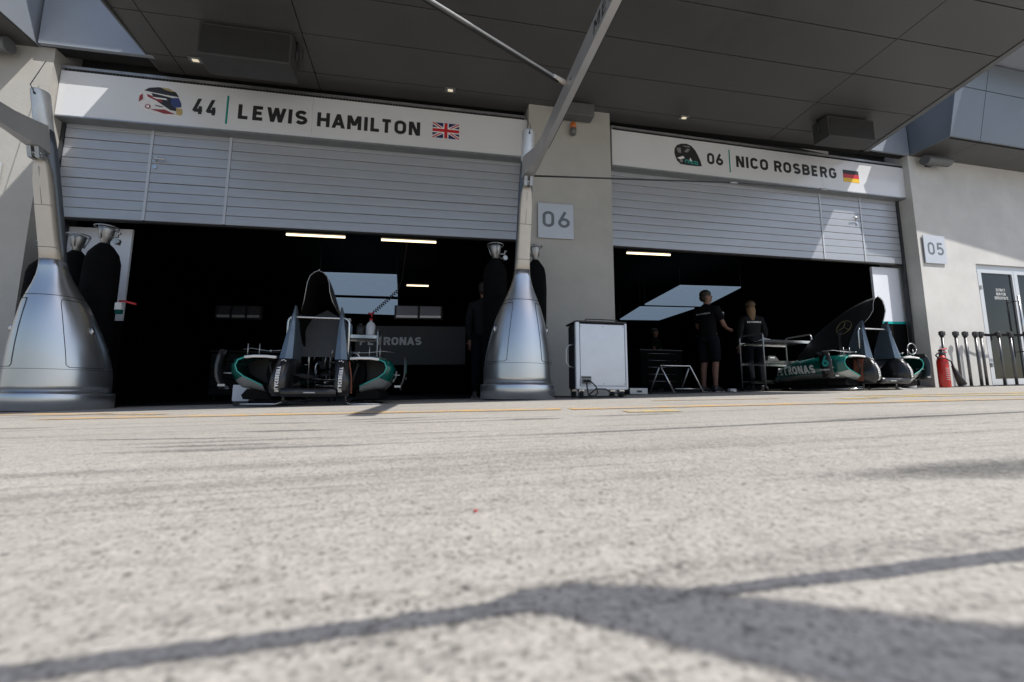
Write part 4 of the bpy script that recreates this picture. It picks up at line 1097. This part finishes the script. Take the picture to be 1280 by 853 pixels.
    # sidepods
    lip = [(-.33, .455), (-.42, .462), (-.52, .462), (-.60, .452), (-.655, .425), (-.675, .375), (-.655, .32), (-.60, .275), (-.52, .235), (-.43, .190)]
    outer = [(-.30, .47), (-.42, .485), (-.53, .492), (-.63, .480), (-.715, .44), (-.75, .375), (-.74, .30), (-.70, .235), (-.64, .175), (-.42, .125)]
    rearp = [(-.22, .25), (-.28, .262), (-.33, .262), (-.38, .255), (-.42, .24), (-.44, .22), (-.44, .19), (-.43, .155), (-.41, .13), (-.30, .115)]
    for sg in (-1, 1):
        def px(k, y):
            """sidepod outline at depth y (0 lip .. 1.45 tail)"""
            if y <= .10:
                e = y / .10; e = math.sin(e * math.pi / 2)
                a, b = lip[k], outer[k]
            else:
                e = max(0, (y - .10) / 1.35); e = .9 * e ** 4 + .1 * e
                a, b = outer[k], rearp[k]
            return (a[0] + (b[0] - a[0]) * e, a[1] + (b[1] - a[1]) * e)
        Y = [0, .02, .05, .10, .25, .45, .65, .85, 1.05, 1.25, 1.45]
        mb = MB(); mb.loft([[(-sg * px(k, y)[0], y, px(k, y)[1]) for k in range(0, 8)] for y in Y], closed=False, caps=False)
        pod = mb.build('sidepod', 'race_teal', t, fix=False)
        mb = MB(); mb.loft([[(-sg * px(k, y)[0], y, px(k, y)[1]) for k in range(7, 10)] for y in Y], closed=False, caps=False); mb.build('lower_flank', 'race_silver', pod, fix=False)
        mb = MB(); mb.tube([(-sg * x, -.002, z) for x, z in lip[:4]], .013, 8); mb.build('lip', 'print_white', pod)
        mb = MB(); mb.tube([(-sg * x, -.001, z) for x, z in lip[3:]], .006, 8); mb.build('lip', 'print_teal', pod)
        mb = MB(); mb.add([(-sg * x, .30, z) for x, z in lip] + [(sg * .34, .30, .20)], [tuple(range(len(lip) + 1))]); mb.build('radiator_face', 'carbon_matt', pod)
        # black floor tray
        mb = MB(); mb.loft([[(sg * .36, y, a), (sg * b_, y, a + .01), (sg * (b_ + .02), y, a + .05), (sg * (b_ - .02), y, a + .10), (sg * .42, y, a + .068)] for y, a, b_ in ((.06, .06, .60), (.25, .05, .68), (.8, .05, .64), (1.45, .05, .46))], smooth=False); mb.build('floor_tray', 'inside_carbon', pod)
        # pins on top
        mb = MB()
        for x in (.50, .60): mb.tube([(sg * x, .06, .47), (sg * x, .06, .585)], .005, 6)
        mb.tube([(sg * .30, .1, .53), (sg * .45, .12, .525), (sg * .62, .2, .555), (sg * .72, .28, .55)], .004, 6)
        mb.sphere((sg * .40, .06, .52), .012, 8, 5)
        mb.build('fixing_pin', 'steel_dull', pod)
        # turning vane outboard
        mb = MB(); mb.loft([[(sg * x, y, z), (sg * (x + .016), y, z), (sg * (x + .016), y + .17, z), (sg * x, y + .17, z)] for x, y, z in ((.825, .08, .53), (.838, .05, .46), (.840, .03, .38), (.838, .03, .30), (.825, .03, .24), (.800, .04, .19), (.80, .05, .155))]); mb.build('turning_vane', 'carbon', pod)
        mb = MB(); mb.tube([(sg * .70, .12, .305), (sg * .80, .08, .305)], .006, 6); mb.build('vane_stay', 'steel_dull', pod)
        mb = MB(); mb.box((sg * .785 - .03, .02, .18), (sg * .785 + .03, .028, .20)); mb.build('vane_clip', 'steel_dull', pod)
        # side lettering
        def side(a, b, k):
            y, z = (1.24 - a, b) if sg < 0 else (.40 + a, b)
            lo = hi = None
            for q in range(3, 8):
                (xa, za), (xb, zb) = px(q, y), px(q + 1, y)
                if zb <= z <= za: return (-sg * (xa + (xb - xa) * (za - z) / (za - zb + 1e-6)) + sg * (.007 + k), y, z)
            return (-sg * px(4, y)[0] + sg * (.007 + k), y, z)
        lettering('PETRONAS', .12, (0.0, .245), 'lettering', 'print_silver', pod, .84, .24, .16, side)
        def vane(a, b, k): return (sg * (.860 + k), (.195 - a) if sg < 0 else (.05 + a), b)
        lettering('6', .15, (.03, .315), 'race_number', 'print_teal', pod, .10, .22, .1, vane)
        lettering('PETRONAS', .024, (.0, .262), 'lettering', 'print_white', pod, .14, .22, .14, vane)
    # grey service box under the left pod
    return t
GL['K'] = (.54, [[(0, 1), (0, 0)], ('d', (.50, 1), (.06, .40)), ('d', (.20, .56), (.52, 0))])
GL['Y'] = (.6, [('d', (.02, 1), (.3, .40)), ('d', (.58, 1), (.3, .40)), [(.3, .46), (.3, 0)]])
rk = rack('race car bodywork rack seen head on in front of the left bay', -3.835, -1.55)
rk2 = copy_thing(rk, (3.70, -.95, 0), 'race car bodywork rack seen from its side in front of the right bay').scale = (1.04, 1.04, 1.04)
t = thing('white_box', 'small white box standing behind the teal sidepod at left', 'box', (-4.68, -.9, 0))
mb = MB(); mb.cbox((-.06, -.08, .05), (.10, .08, .22), .008); mb.build('body', 'white_board', t)
mb = MB(); mb.box((-.05, -.07, 0), (.09, .07, .049)); mb.build('base', 'black_plastic', t)

# ================================================================== FLIGHT CASE
t = thing('flight_case', 'aluminium equipment case on castors before the middle pillar', 'case', (-.80, -1.30, 0), None)
mb = MB(); mb.cbox((-.285, -.02, .10), (.30, .33, .862), .022); bd = mb.build('body', 'case_dark', t)
mb = MB(); mb.cbox((-.262, -.028, .135), (.285, -.016, .845), .005); mb.build('front_panel', 'case_alu', t)
mb = MB()
mb.cbox((-.315, -.03, .095), (-.266, .02, .868), .012); mb.cbox((.289, -.03, .095), (.318, .02, .868), .012); mb.cbox((-.27, -.026, .095), (.30, .01, .132), .004)
mb.build('edge_trim', 'case_alu', t)
mb = MB(); mb.cbox((-.312, -.032, .866), (.315, .33, .885), .006); mb.tube([(-.19, -.01, .885), (-.18, -.01, .905), (.20, -.01, .905), (.22, -.01, .885)], .007, 6); mb.build('lid', 'black_plastic', t)
for x in (-.25, .02, .27):
    for z in (.16, .82):
        mb = MB(); mb.cyl((x, -.0285, z), (x, -.0315, z), .008, 8); mb.build('rivet', 'steel_dull', t)
mb = MB(); mb.box((-.255, -.0312, .15), (-.135, -.0285, .245)); mb.build('socket_plate', 'frame_grey', t)
mb = MB(); mb.box((-.248, -.0332, .225), (-.142, -.0315, .238)); mb.box((-.23, -.06, .175), (-.205, -.0315, .205)); mb.box((-.185, -.06, .175), (-.16, -.0315, .205)); mb.build('socket', 'black_plastic', t)
mb = MB(); mb.tube([(-.218, -.06, .19), (-.218, -.09, .185), (-.215, -.10, .12), (-.20, -.10, .03), (-.10, -.12, .015), (.05, -.10, .02), (.18, -.05, .015)], .008, 6)
mb.tube([(-.172, -.06, .19), (-.172, -.10, .185), (-.12, -.12, .13), (-.09, -.10, .06), (-.12, -.09, .02), (-.22, -.12, .014), (-.38, -.05, .014)], .008, 6)
mb.tube([(-.20, -.10, .03), (-.12, -.12, .10), (.0, -.11, .10), (.08, -.1, .05), (.2, -.09, .06), (.26, -.08, .02)], .007, 6)
mb.tube([(-.38, -.05, .014), (-.55, .1, .014), (-.75, .4, .014)], .008, 6)
mb.build('cable', 'rubber', t)
mb = MB(); mb.tube([(-.29, .06, .62), (-.37, .06, .60), (-.40, .06, .56), (-.40, .06, .40), (-.37, .06, .36), (-.29, .06, .34)], .011, 8); mb.build('side_handle', 'steel_dull', t)
for x, y in ((-.24, .03), (.25, .03), (-.24, .28), (.25, .28)):
    mb = MB(); mb.cyl((x - .018, y, .045), (x + .018, y, .045), .045, 14); c_ = mb.build('castor', 'rubber', t)
    mb = MB(); mb.box((x - .03, y - .03, .075), (x + .03, y + .03, .099)); mb.box((x - .029, y - .012, .04), (x - .022, y + .012, .08)); mb.box((x + .022, y - .012, .04), (x + .029, y + .012, .08)); mb.build('fork', 'steel', c_)

# ================================================================== TROLLEYS, TRESTLE
def trolley(label, u, v, L, D, hs, hh, rz=0):
    t = thing('trolley', label, 'trolley', (u, v, 0), None, 'steel tool trolleys', rz)
    for x in (0, L):
        mb = MB(); c = .05
        for y in (0,):
            mb.tube([(x, 0, .08), (x, 0, hh - c), (x, c * .3, hh - c * .3), (x, c, hh), (x, D - c, hh), (x, D - c * .3, hh - c * .3), (x, D, hh - c), (x, D, .08)], .013, 8)
        mb.build('end_frame', 'steel_dull', t)
    for z in hs:
        mb = MB(); mb.box((.014, 0, z - .03), (L - .014, .006, z + .015)); mb.box((.014, D - .006, z - .03), (L - .014, D, z + .015)); mb.box((.014, .006, z - .012), (L - .014, D - .006, z - .004)); mb.build('shelf', 'steel', t)
    for x in (0, L):
        for y in (0, D):
            mb = MB(); mb.cyl((x - .012, y, .035), (x + .012, y, .035), .035, 12); mb.box((x - .02, y - .015, .06), (x + .02, y + .015, .085)); mb.build('castor', 'rubber', t)
    return t
trolley('steel two shelf trolley with papers near the woman', 2.82, .30, .98, .55, (.17, .50, .86), .99)
trolley('steel trolley carrying bottles behind the left bodywork rack', -4.05, .22, .60, .40, (.25, .90), 1.0)
t = thing('paper_stack', 'crumpled white papers on the top shelf of the trolley', 'papers', (2.88, .36, .862))
mb = MB(); mb.add([(-.0, 0, .006), (.14, -.02, .02), (.16, .12, .05), (.02, .16, .015), (.07, .06, .06)], [(0, 1, 4), (1, 2, 4), (2, 3, 4), (3, 0, 4)]); mb.build('sheet', 'paper', t)
mb = MB(); mb.box((-.02, -.03, .0), (.2, .18, .005)); mb.build('sheet', 'paper', t)
t = thing('mask_case', 'dark grey case with white marks on the middle trolley shelf', 'case', (3.0, .38, .502))
mb = MB(); mb.loft([[(-.11, -.08, 0), (.12, -.08, 0), (.12, .1, 0), (-.11, .1, 0)], [(-.08, -.06, .09), (.06, -.06, .09), (.06, .08, .09), (-.08, .08, .09)]], smooth=False); mb.build('body', 'inner_grey', t)
mb = MB(); mb.box((-.06, -.0765, .05), (.03, -.0705, .07)); mb.build('mark', 'print_white', t)
t = thing('bottle', 'tall clear blue spray bottle on the bottle trolley', 'bottle', (-3.845, .32, .906), None, 'bottles on the trolley')
mb = MB(); mb.lathe([(.04, 0), (.042, .02), (.042, .13), (.03, .16), (.015, .18), (.015, .20)], n=14); mb.build('body', 'bottle_blue', t)
mb = MB(); mb.box((-.015, -.05, .20), (.015, .02, .235)); mb.box((-.008, -.05, .17), (.008, -.04, .20)); mb.build('trigger', 'bottle_white', t)
t = thing('bottle', 'white plastic bottle with a red cap on the bottle trolley', 'bottle', (-3.56, .32, .906), None, 'bottles on the trolley')
mb = MB(); mb.lathe([(.058, 0), (.062, .02), (.062, .15), (.045, .18), (.02, .20), (.02, .215)], n=16); mb.build('body', 'bottle_white', t)
mb = MB(); mb.lathe([(.024, .216), (.024, .245), (.01, .25)], n=12); mb.build('cap', 'red_soft', t)
t = thing('jar', 'squat black jar between the two bottles', 'jar', (-3.70, .34, .906), None, 'bottles on the trolley')
mb = MB(); mb.lathe([(.05, 0), (.06, .02), (.06, .1), (.045, .14), (.02, .15)], n=16); mb.build('body', 'black_plastic', t)
mb = MB(); mb.lathe([(.03, .151), (.03, .17), (.01, .175)], n=12); mb.build('lid', 'case_dark', t)
# coiled air hose hanging from the roof
t = thing('air_hose', 'black coiled air hose with a red gun hanging in the left bay', 'hose', (-3.66, 1.2, 1.38), fL)
A, B = Vector((-3.63, 1.2, 1.40)), Vector((-3.26, 1.2, 1.78)); dd = (B - A).normalized(); n1 = Vector((0, 1, 0)); n2 = dd.cross(n1)
mb = MB(); mb.tube([A + (B - A) * (k / 110) + (n1 * math.cos(k * .75) + n2 * math.sin(k * .75)) * .026 for k in range(111)], .007, 5)
mb.tube([B, B + Vector((.05, 0, .2)), (-3.15, 1.2, 2.6), (-3.15, 1.2, 3.2)], .006, 5); mb.build('coil', 'rubber', t)
mb = MB(); mb.tube([(-3.63, 1.2, 1.40), (-3.67, 1.2, 1.37), (-3.72, 1.2, 1.38)], .018, 8); mb.tube([(-3.67, 1.2, 1.37), (-3.66, 1.2, 1.32)], .014, 8); mb.build('gun', 'red_soft', t)
t = thing('trestle', 'low folding steel trestle at the mouth of the right bay', 'trestle', (.99, -.1, 0))
FR = lambda a: (a, -.0)
mb = MB()
mb.tube([(-.12, 0, .012), (-.25, .16, .43), (.26, .16, .43), (.37, 0, .012)], .013, 8); mb.tube([(-.10, .02, .075), (.35, .02, .075)], .010, 8); mb.build('front_frame', 'steel', t)
mb = MB(); mb.tube([(-.30, .40, .012), (-.25, .19, .40)], .012, 8); mb.tube([(.23, .40, .012), (.26, .19, .40)], .012, 8); mb.build('rear_leg', 'steel_dull', t)
t = thing('floor_box', 'low grey box on the floor left of the trestle', 'box', (.42, .25, 0))
mb = MB(); mb.cbox((-.14, -.09, .0), (.16, .09, .095), .008); mb.build('body', 'steel_dull', t)
mb = MB(); mb.box((-.02, -.094, .03), (.06, -.0905, .06)); mb.build('latch', 'case_dark', t)
t = thing('floor_box', "small white box on the floor beside the man's shoes", 'box', (2.52, .75, 0))
mb = MB(); mb.cbox((-.06, -.04, .0), (.06, .04, .05), .006); mb.build('body', 'paper', t)

# ================================================================== PEOPLE
def skinned(name, mt, parent, verts, edges, root=0, sub=2):
    me = bpy.data.meshes.new(name)
    me.from_pydata([v[:3] for v in verts], edges, [])
    o = bpy.data.objects.new(name, me); COL.objects.link(o)
    me.materials.append(MATS[mt])
    md = o.modifiers.new('skin', 'SKIN'); md.use_smooth_shade = True
    for i, v in enumerate(verts):
        r = v[3]
        sv = me.skin_vertices[0].data[i]
        sv.radius = r if isinstance(r, tuple) else (r, r)
        sv.use_root = (i == root)
    sb = o.modifiers.new('subd', 'SUBSURF'); sb.levels = sub; sb.render_levels = sub
    o.parent = parent
    ROOT[o.name] = parent.name
    return o
def person(label, loc, rz, arms, hair='short', top='shirt', hairmat='hair_dark', legs='shorts', scale=1.0, step=0.0, turn=0.0):
    """local: faces -y, x to the person's left is +x"""
    t = thing('person', label, 'person', loc, None, None, rz)
    t.scale = (scale,) * 3
    V, E = [], []
    def ad(x, y, z, r, p=None):
        V.append((x, y, z, r)); i = len(V) - 1
        if p is not None: E.append((p, i))
        return i
    pel = ad(0, .01, .96, (.130, .09))
    wa = ad(0, .0, 1.10, (.115, .08), pel); ch = ad(0, .0, 1.28, (.128, .085), wa); ub_ = ad(0, .01, 1.40, (.085, .06), ch)
    nk = ad(0, .005, 1.50, .052, ub_); jw = ad(0, -.018, 1.575, (.060, .066), nk); hd_ = ad(0, -.012, 1.655, (.074, .088), jw); cr = ad(0, -.002, 1.725, (.058, .07), hd_)
    ns = ad(0, -.108, 1.625, (.011, .012), hd_)
    for sg in (-1, 1): ad(sg * .078, .0, 1.635, (.012, .02), hd_)
    for sg in (-1, 1):
        hp_ = ad(sg * .095, .01, .90, .088, pel); kn = ad(sg * .105, -.015 + step * sg * .5, .50, .058, hp_); cf = ad(sg * .107, .02 + step * sg * .8, .36, .056, kn); an = ad(sg * .108, .03 + step * sg, .10, .036, cf)
        he = ad(sg * .11, .03 + step * sg, .05, .036, an); ad(sg * .125, -.12 + step * sg, .035, (.036, .026), he)
    ct, st_ = math.cos(turn), math.sin(turn)
    def tn(p): return (p[0] * ct - p[1] * st_, p[0] * st_ + p[1] * ct, p[2])
    for i_ in range(len(V)):
        if V[i_][2] > 1.56: V[i_] = tn(V[i_][:3]) + (V[i_][3],)
    hands = []
    for sg in (-1, 1):
        sh_, el, wr, hdir = arms[0 if sg < 0 else 1]
        a = ad(*sh_, .046, ub_); b = ad(*el, .040, a); c = ad(*wr, .028, b)
        d = Vector(hdir).normalized()
        w_ = Vector(wr); side_ = d.cross(Vector((0, 0, 1)) if abs(d.z) < .8 else Vector((0, 1, 0))).normalized(); nn = d.cross(side_)
        p1 = w_ + d * .07
        pm_ = ad(*p1, (.036, .020), c)
        for k, (o_, ln) in enumerate(((-.03, .066), (-.011, .076), (.009, .072), (.027, .056))):
            f0 = p1 + d * .035 + side_ * o_; f1 = f0 + d * ln * .55 + nn * .012; f2 = f1 + d * ln * .35 + nn * .03
            i0 = ad(*f0, .0095, pm_); i1 = ad(*f1, .0085, i0); ad(*f2, .007, i1)
        th0 = w_ + d * .03 + side_ * .035; th1 = th0 + d * .035 + side_ * .022 + nn * .012
        i0 = ad(*th0, .012, c); ad(*th1, .009, i0)
        hands.append(p1)
    body = skinned('body', 'skin', t, V, E, 0, 2)
    def cloth(name, mt, chain, edges, root=0): return skinned(name, mt, t, chain, edges, root, 2)
    # top
    C = [(0, .01, .80, (.176, .128)), (0, .01, .94, (.172, .125)), (0, .0, 1.10, (.160, .114)), (0, .0, 1.28, (.180, .124)), (0, .01, 1.415, (.140, .098)), (0, .006, 1.485, (.082, .078)), (0, .004, 1.53, (.070, .068))]
    Ed = [(0, 1), (1, 2), (2, 3), (3, 4), (4, 5), (5, 6)]
    for k in (0, 1):
        sh_, el, wr, _ = arms[k]; sh_, el, wr = Vector(sh_), Vector(el), Vector(wr)
        n0 = len(C); C.append((*sh_, .080)); Ed.append((4, n0))
        if top == 'shirt':
            C.append((*(sh_ * .25 + el * .75), .072)); Ed.append((n0, n0 + 1))
        else:
            C += [(*el, .062), (*wr, .050)]; Ed += [(n0, n0 + 1), (n0 + 1, n0 + 2)]
    cloth('shirt' if top == 'shirt' else 'jacket', 'shirt_black' if top == 'shirt' else 'jacket_black', C, Ed)
    # bottoms
    C = [(0, .012, 1.04, (.150, .112))]; Ed = []
    for sg in (-1, 1):
        n0 = len(C); C.append((sg * .098, .01, .89, .112)); Ed.append((0, n0))
        if legs == 'shorts':
            C += [(sg * .104, -.01 + step * sg * .4, .66, .100), (sg * .108, -.012 + step * sg * .5, .47, .096)]; Ed += [(n0, n0 + 1), (n0 + 1, n0 + 2)]
        else:
            C += [(sg * .106, -.015 + step * sg * .5, .50, .088), (sg * .108, .02 + step * sg * .8, .36, .082), (sg * .109, .025 + step * sg, .07, .070)]; Ed += [(n0, n0 + 1), (n0 + 1, n0 + 2), (n0 + 2, n0 + 3)]
    cloth('shorts' if legs == 'shorts' else 'trousers', 'trousers_navy', C, Ed)
    for sg in (-1, 1):
        mb = MB(); y = .03 + step * sg
        mb.loft([[(sg * .112 + a * wd, y + yy, zz) for a, zz in ((-1, .0), (1, .0), (1.02, .03), (.7, hh), (-.7, hh), (-1.02, .03))] for yy, wd, hh in ((.075, .032, .085), (.05, .042, .10), (-.02, .044, .105), (-.09, .047, .075), (-.16, .042, .055), (-.19, .025, .045))]); mb.build('shoe', 'black_plastic', t, xf=fI)
        mb = MB(); mb.box((sg * .112 - .046, y - .18, -.004), (sg * .112 + .046, y + .07, .012)) ; mb.build('sole', 'print_grey', bpy.data.objects[COL.objects[-1].name], xf=fI)
    for sg in (-1, 1):
        mb = MB(); mb.sphere(tn((sg * .03, -.092, 1.652)), .0095, 8, 6); mb.build('eye', 'ink', t, xf=fI)
    # hair
    mb = MB()
    if hair == 'short':
        mb.sphere((0, .012, 1.70), (.090, .098, .082), 16, 10); mb.sphere((0, .045, 1.64), (.078, .065, .075), 14, 8)
    else:
        mb.sphere((0, .012, 1.70), (.092, .100, .085), 16, 10)
        secs = []
        for z, rx, ry, cy in ((1.655, .060, .050, .070), (1.60, .082, .072, .045), (1.55, .078, .066, .044), (1.49, .070, .050, .055), (1.42, .056, .036, .075), (1.37, .036, .022, .085)):
            secs.append([(rx * (1 + .06 * math.sin(5 * a)) * math.cos(a), cy + ry * math.sin(a), z + .012 * math.sin(4 * a)) for a in [2 * math.pi * i / 18 for i in range(18)]])
        m3 = MB(); m3.loft(secs); m3.v = [tn(p) for p in m3.v]; m3.build('hair_fall', hairmat, t, xf=fI)
    mb.v = [tn(p) for p in mb.v]
    mb.build('hair', 'hair_dark' if hair == 'short' else 'hair_brown', t, xf=fI)
    return t
# man in the right bay, seen from behind his right shoulder, reaching forward
m1 = person('man in a black shirt and dark shorts standing in the right bay', (2.14, .80, 0), R_(112), 
    [((-.185, .0, 1.405), (-.235, -.10, 1.14), (-.16, -.33, 1.10), (.12, -1, .05)), ((.185, .0, 1.405), (.24, -.08, 1.14), (.15, -.30, 1.08), (-.2, -1, .0))], scale=1.03, turn=R_(-42))
def back(a, b, k): return (.13 - a * 1.0 + 0, .1235 - ((.13 - a) / .17) ** 2 * .035 + .0015 + k, b)
lettering('PETRONAS', .026, (0, 1.325), 'lettering', 'print_grey', m1, .26, .22, .16, lambda a, b, k: (.13 - a, .128 - ((.13 - a) / .17) ** 2 * .03 + k, b))
mb = MB()
for k in range(3): mb.tube([(-.262 + .003 * k, -.03 + .004 * k, 1.34 - .028 * k), (-.268 + .003 * k, -.055 + .002 * k, 1.345 - .028 * k), (-.258 + .003 * k, -.085, 1.335 - .028 * k)], .006, 5)
mb.build('sleeve_print', 'print_white', m1, xf=fI)
m2 = person('woman with blond hair in a black jacket standing behind the trolley', (3.44, 1.25, 0), R_(165),
    [((-.175, .0, 1.40), (-.245, .02, 1.13), (-.20, -.08, .93), (.1, -.5, -1)), ((.175, .0, 1.40), (.25, .03, 1.14), (.235, -.04, .89), (0, -.2, -1))], hair='long', top='jacket', hairmat='hair_blond', legs='trousers', scale=.985, step=.04, turn=R_(-20))
lettering('PETRONAS', .030, (0, 1.315), 'lettering', 'print_white', m2, .26, .24, .16, lambda a, b, k: (.13 - a, .130 - ((.13 - a) / .17) ** 2 * .03 + k, b))
person('man in dark clothes half hidden behind the middle pylon cylinder', (-1.93, .5, 0), R_(165),
    [((-.185, .0, 1.405), (-.23, -.08, 1.13), (-.17, -.25, 1.22), (.1, -.8, .4)), ((.185, .0, 1.405), (.24, .0, 1.13), (.22, -.10, .88), (0, -.2, -1))], top='jacket', legs='trousers')
person('person in dark clothes deep in the gloom of the right bay', (3.30, 4.6, 0), R_(40),
    [((-.185, .0, 1.405), (-.25, -.05, 1.13), (-.12, -.25, 1.02), (.5, -.8, 0)), ((.185, .0, 1.405), (.25, -.05, 1.13), (.12, -.25, 1.02), (-.5, -.8, 0))], top='shirt', legs='trousers', scale=.95)

# ================================================================== EXTINGUISHER, STANCHIONS, REEL
W0 = fR((5.95, -.40, 0))
def placeR(u, v): p = fR((u, v, 0)); return (p.x, p.y, 0)
t = thing('fire_extinguisher', 'red fire extinguisher with black horn against the right wall', 'extinguisher', placeR(5.915, -.40))
mb = MB(); mb.lathe([(.070, 0), (.078, .012), (.078, .42), (.074, .46), (.060, .505), (.040, .535), (.033, .55)], n=24); mb.build('cylinder', 'red_paint', t)
mb = MB(); mb.lathe([(.035, .551), (.038, .60), (.028, .62)], n=14); mb.box((-.02, -.03, .62), (.02, .03, .65)); mb.build('valve', 'case_dark', t)
mb = MB(); mb.tube([(-.02, 0, .645), (.06, 0, .66), (.13, 0, .672)], .012, 8); mb.tube([(-.02, 0, .625), (.06, 0, .615), (.11, 0, .60)], .010, 8); mb.build('lever', 'red_paint', t)
mb = MB(); mb.tube([(-.03, 0, .61), (-.12, -.02, .575), (-.17, -.03, .545), (-.16, -.05, .50), (-.06, -.09, .49), (.05, -.095, .44), (.085, -.09, .36)], .011, 8); mb.build('hose', 'rubber', t)
mb = MB(); mb.tube([(.08, -.09, .37), (.14, -.10, .20), (.21, -.11, .05)], .022, 14, .062); mb.build('horn', 'black_plastic', t)
mb = MB()
for k in range(7):
    z = .13 + k * .032
    mb.loft([[(.0785 * math.cos(R_(a)), .0785 * math.sin(R_(a)), z + dz) for dz in (0, .009)] for a in range(-125, -125 + (55 if k % 2 else 75), 8)], closed=False, caps=False)
mb.build('label_print', 'print_grey', t, fix=False)
def stanchion(src, label, u, v):
    if src is None:
        t = thing('belt_post', label, 'barrier post', placeR(u, v), None, 'retractable belt posts by the glass door')
        mb = MB(); mb.lathe([(.10, 0), (.104, .006), (.09, .014), (.026, .020)], n=22); mb.build('base', 'black_plastic', t)
        mb = MB(); mb.lathe([(.022, .02), (.022, .90), (.019, .90)], n=16); mb.build('post', 'post_steel', t)
        mb = MB(); mb.lathe([(.028, .895), (.033, .905), (.033, .99), (.025, 1.0)], n=16); mb.box((-.046, -.02, .925), (-.025, .02, .985)); mb.box((.025, -.024, .92), (.05, .024, .99)); mb.build('head', 'black_plastic', t)
        return t
    p = placeR(u, v); return copy_thing(src, p, label)
posts = [6.23, 6.565, 6.80, 7.06, 7.20, 7.56, 7.87, 8.30]
labs = ['belt post standing right behind the red extinguisher', 'first belt post right of the extinguisher horn', 'second belt post right of the red extinguisher, clear of its horn', 'left one of the close pair of belt posts by the door frame', 'right one of the close pair of belt posts where the belt starts',
        'steel belt post in front of the left glass pane, nearer its left side', 'steel belt post in front of the middle of the glass door', 'rightmost belt post at the photo edge']
src = None
PO = []
for u, lb in zip(posts, labs):
    o = stanchion(src, lb, u, -.25 if u < 7.4 else -.30)
    src = src or o
    PO.append(o)
for k in (4, 5, 6):
    a, b = PO[k].location, PO[k + 1].location
    d = b - a; mb = MB(); n = 6; sec = []
    for i in range(n + 1):
        p = d * (i / n); z = .955 - .02 * math.sin(math.pi * i / n)
        if 0 < i < n or True: sec.append([(p.x, p.y - .004, p.z + z - .024), (p.x, p.y + .004, p.z + z - .024), (p.x, p.y + .004, p.z + z + .024), (p.x, p.y - .004, p.z + z + .024)])
    mb.loft(sec, smooth=False); o = mb.build('belt', 'black_cloth', PO[k], xf=fI)
t = thing('hose_reel', 'dark hose reel stand at the right jamb of the right bay', 'hose reel', placeR(5.86, .0))
mb = MB(); mb.tube([(.10 * math.cos(a), 0, .70 + .10 * math.sin(a)) for a in [2 * math.pi * i / 18 for i in range(19)]], .010, 6); mb.tube([(0, 0, .60), (0, 0, .02)], .014, 8); mb.tube([(-.16, 0, .57), (.12, 0, .57)], .008, 6); mb.build('stand', 'steel_dull', t)
mb = MB()
for k in range(5): mb.tube([((.11 - .004 * k) * math.cos(a), -.02 + .02 * k, .36 + (.15 - .01 * k) * math.sin(a)) for a in [2 * math.pi * i / 16 for i in range(17)]], .016, 6)
mb.build('hose', 'race_teal', t)
mb = MB(); mb.box((-.12, -.09, 0), (.12, .09, .03)); mb.build('base', 'black_plastic', t)
t = thing('canister', 'white canister on the floor under the right sidepod', 'canister', placeR(5.60, -.12))
mb = MB(); mb.lathe([(.05, 0), (.055, .01), (.055, .19), (.03, .215), (.02, .23)], n=16); mb.build('body', 'bottle_white', t)
mb = MB(); mb.lathe([(.024, .231), (.024, .25), (.01, .255)], n=12); mb.build('cap', 'black_plastic', t)

# ================================================================== EQUIPMENT IN THE GLOOM
def cabinet(label, u, v, W, n, mt):
    t = thing('tool_cabinet', label, 'tool cabinet', (u, v, 0), None, 'dark tool cabinets in the garages')
    mb = MB(); mb.cbox((-W / 2, 0, .08), (W / 2, .5, .96), .01); mb.build('carcass', 'inside_carbon', t)
    for k in range(n):
        z0 = .11 + k * .82 / n; z1 = z0 + .82 / n - .012
        mb = MB(); mb.box((-W / 2 + .02, -.014, z0), (W / 2 - .02, -.001, z1)); d = mb.build('drawer', mt, t)
        mb = MB(); mb.tube([(-W / 3, -.022, z1 - .03), (W / 3, -.022, z1 - .03)], .008, 6); mb.build('pull', 'steel_dull', d)
    mb = MB(); mb.cbox((-W / 2 - .01, -.02, .962), (W / 2 + .01, .51, .99), .004); mb.build('worktop', 'case_dark', t)
    for x in (-W / 2 + .08, W / 2 - .08):
        mb = MB(); mb.cyl((x - .02, .1, .04), (x + .02, .1, .04), .04, 10); mb.build('castor', 'rubber', t)
    return t
cabinet('dark drawer cabinet deep in the right bay left of the standing man', 2.75, 3.4, 1.1, 5, 'inside_carbon')
cabinet('dark drawer cabinet deep in the left bay below the far window strip', -6.3, 3.6, 1.4, 5, 'carbon_matt')
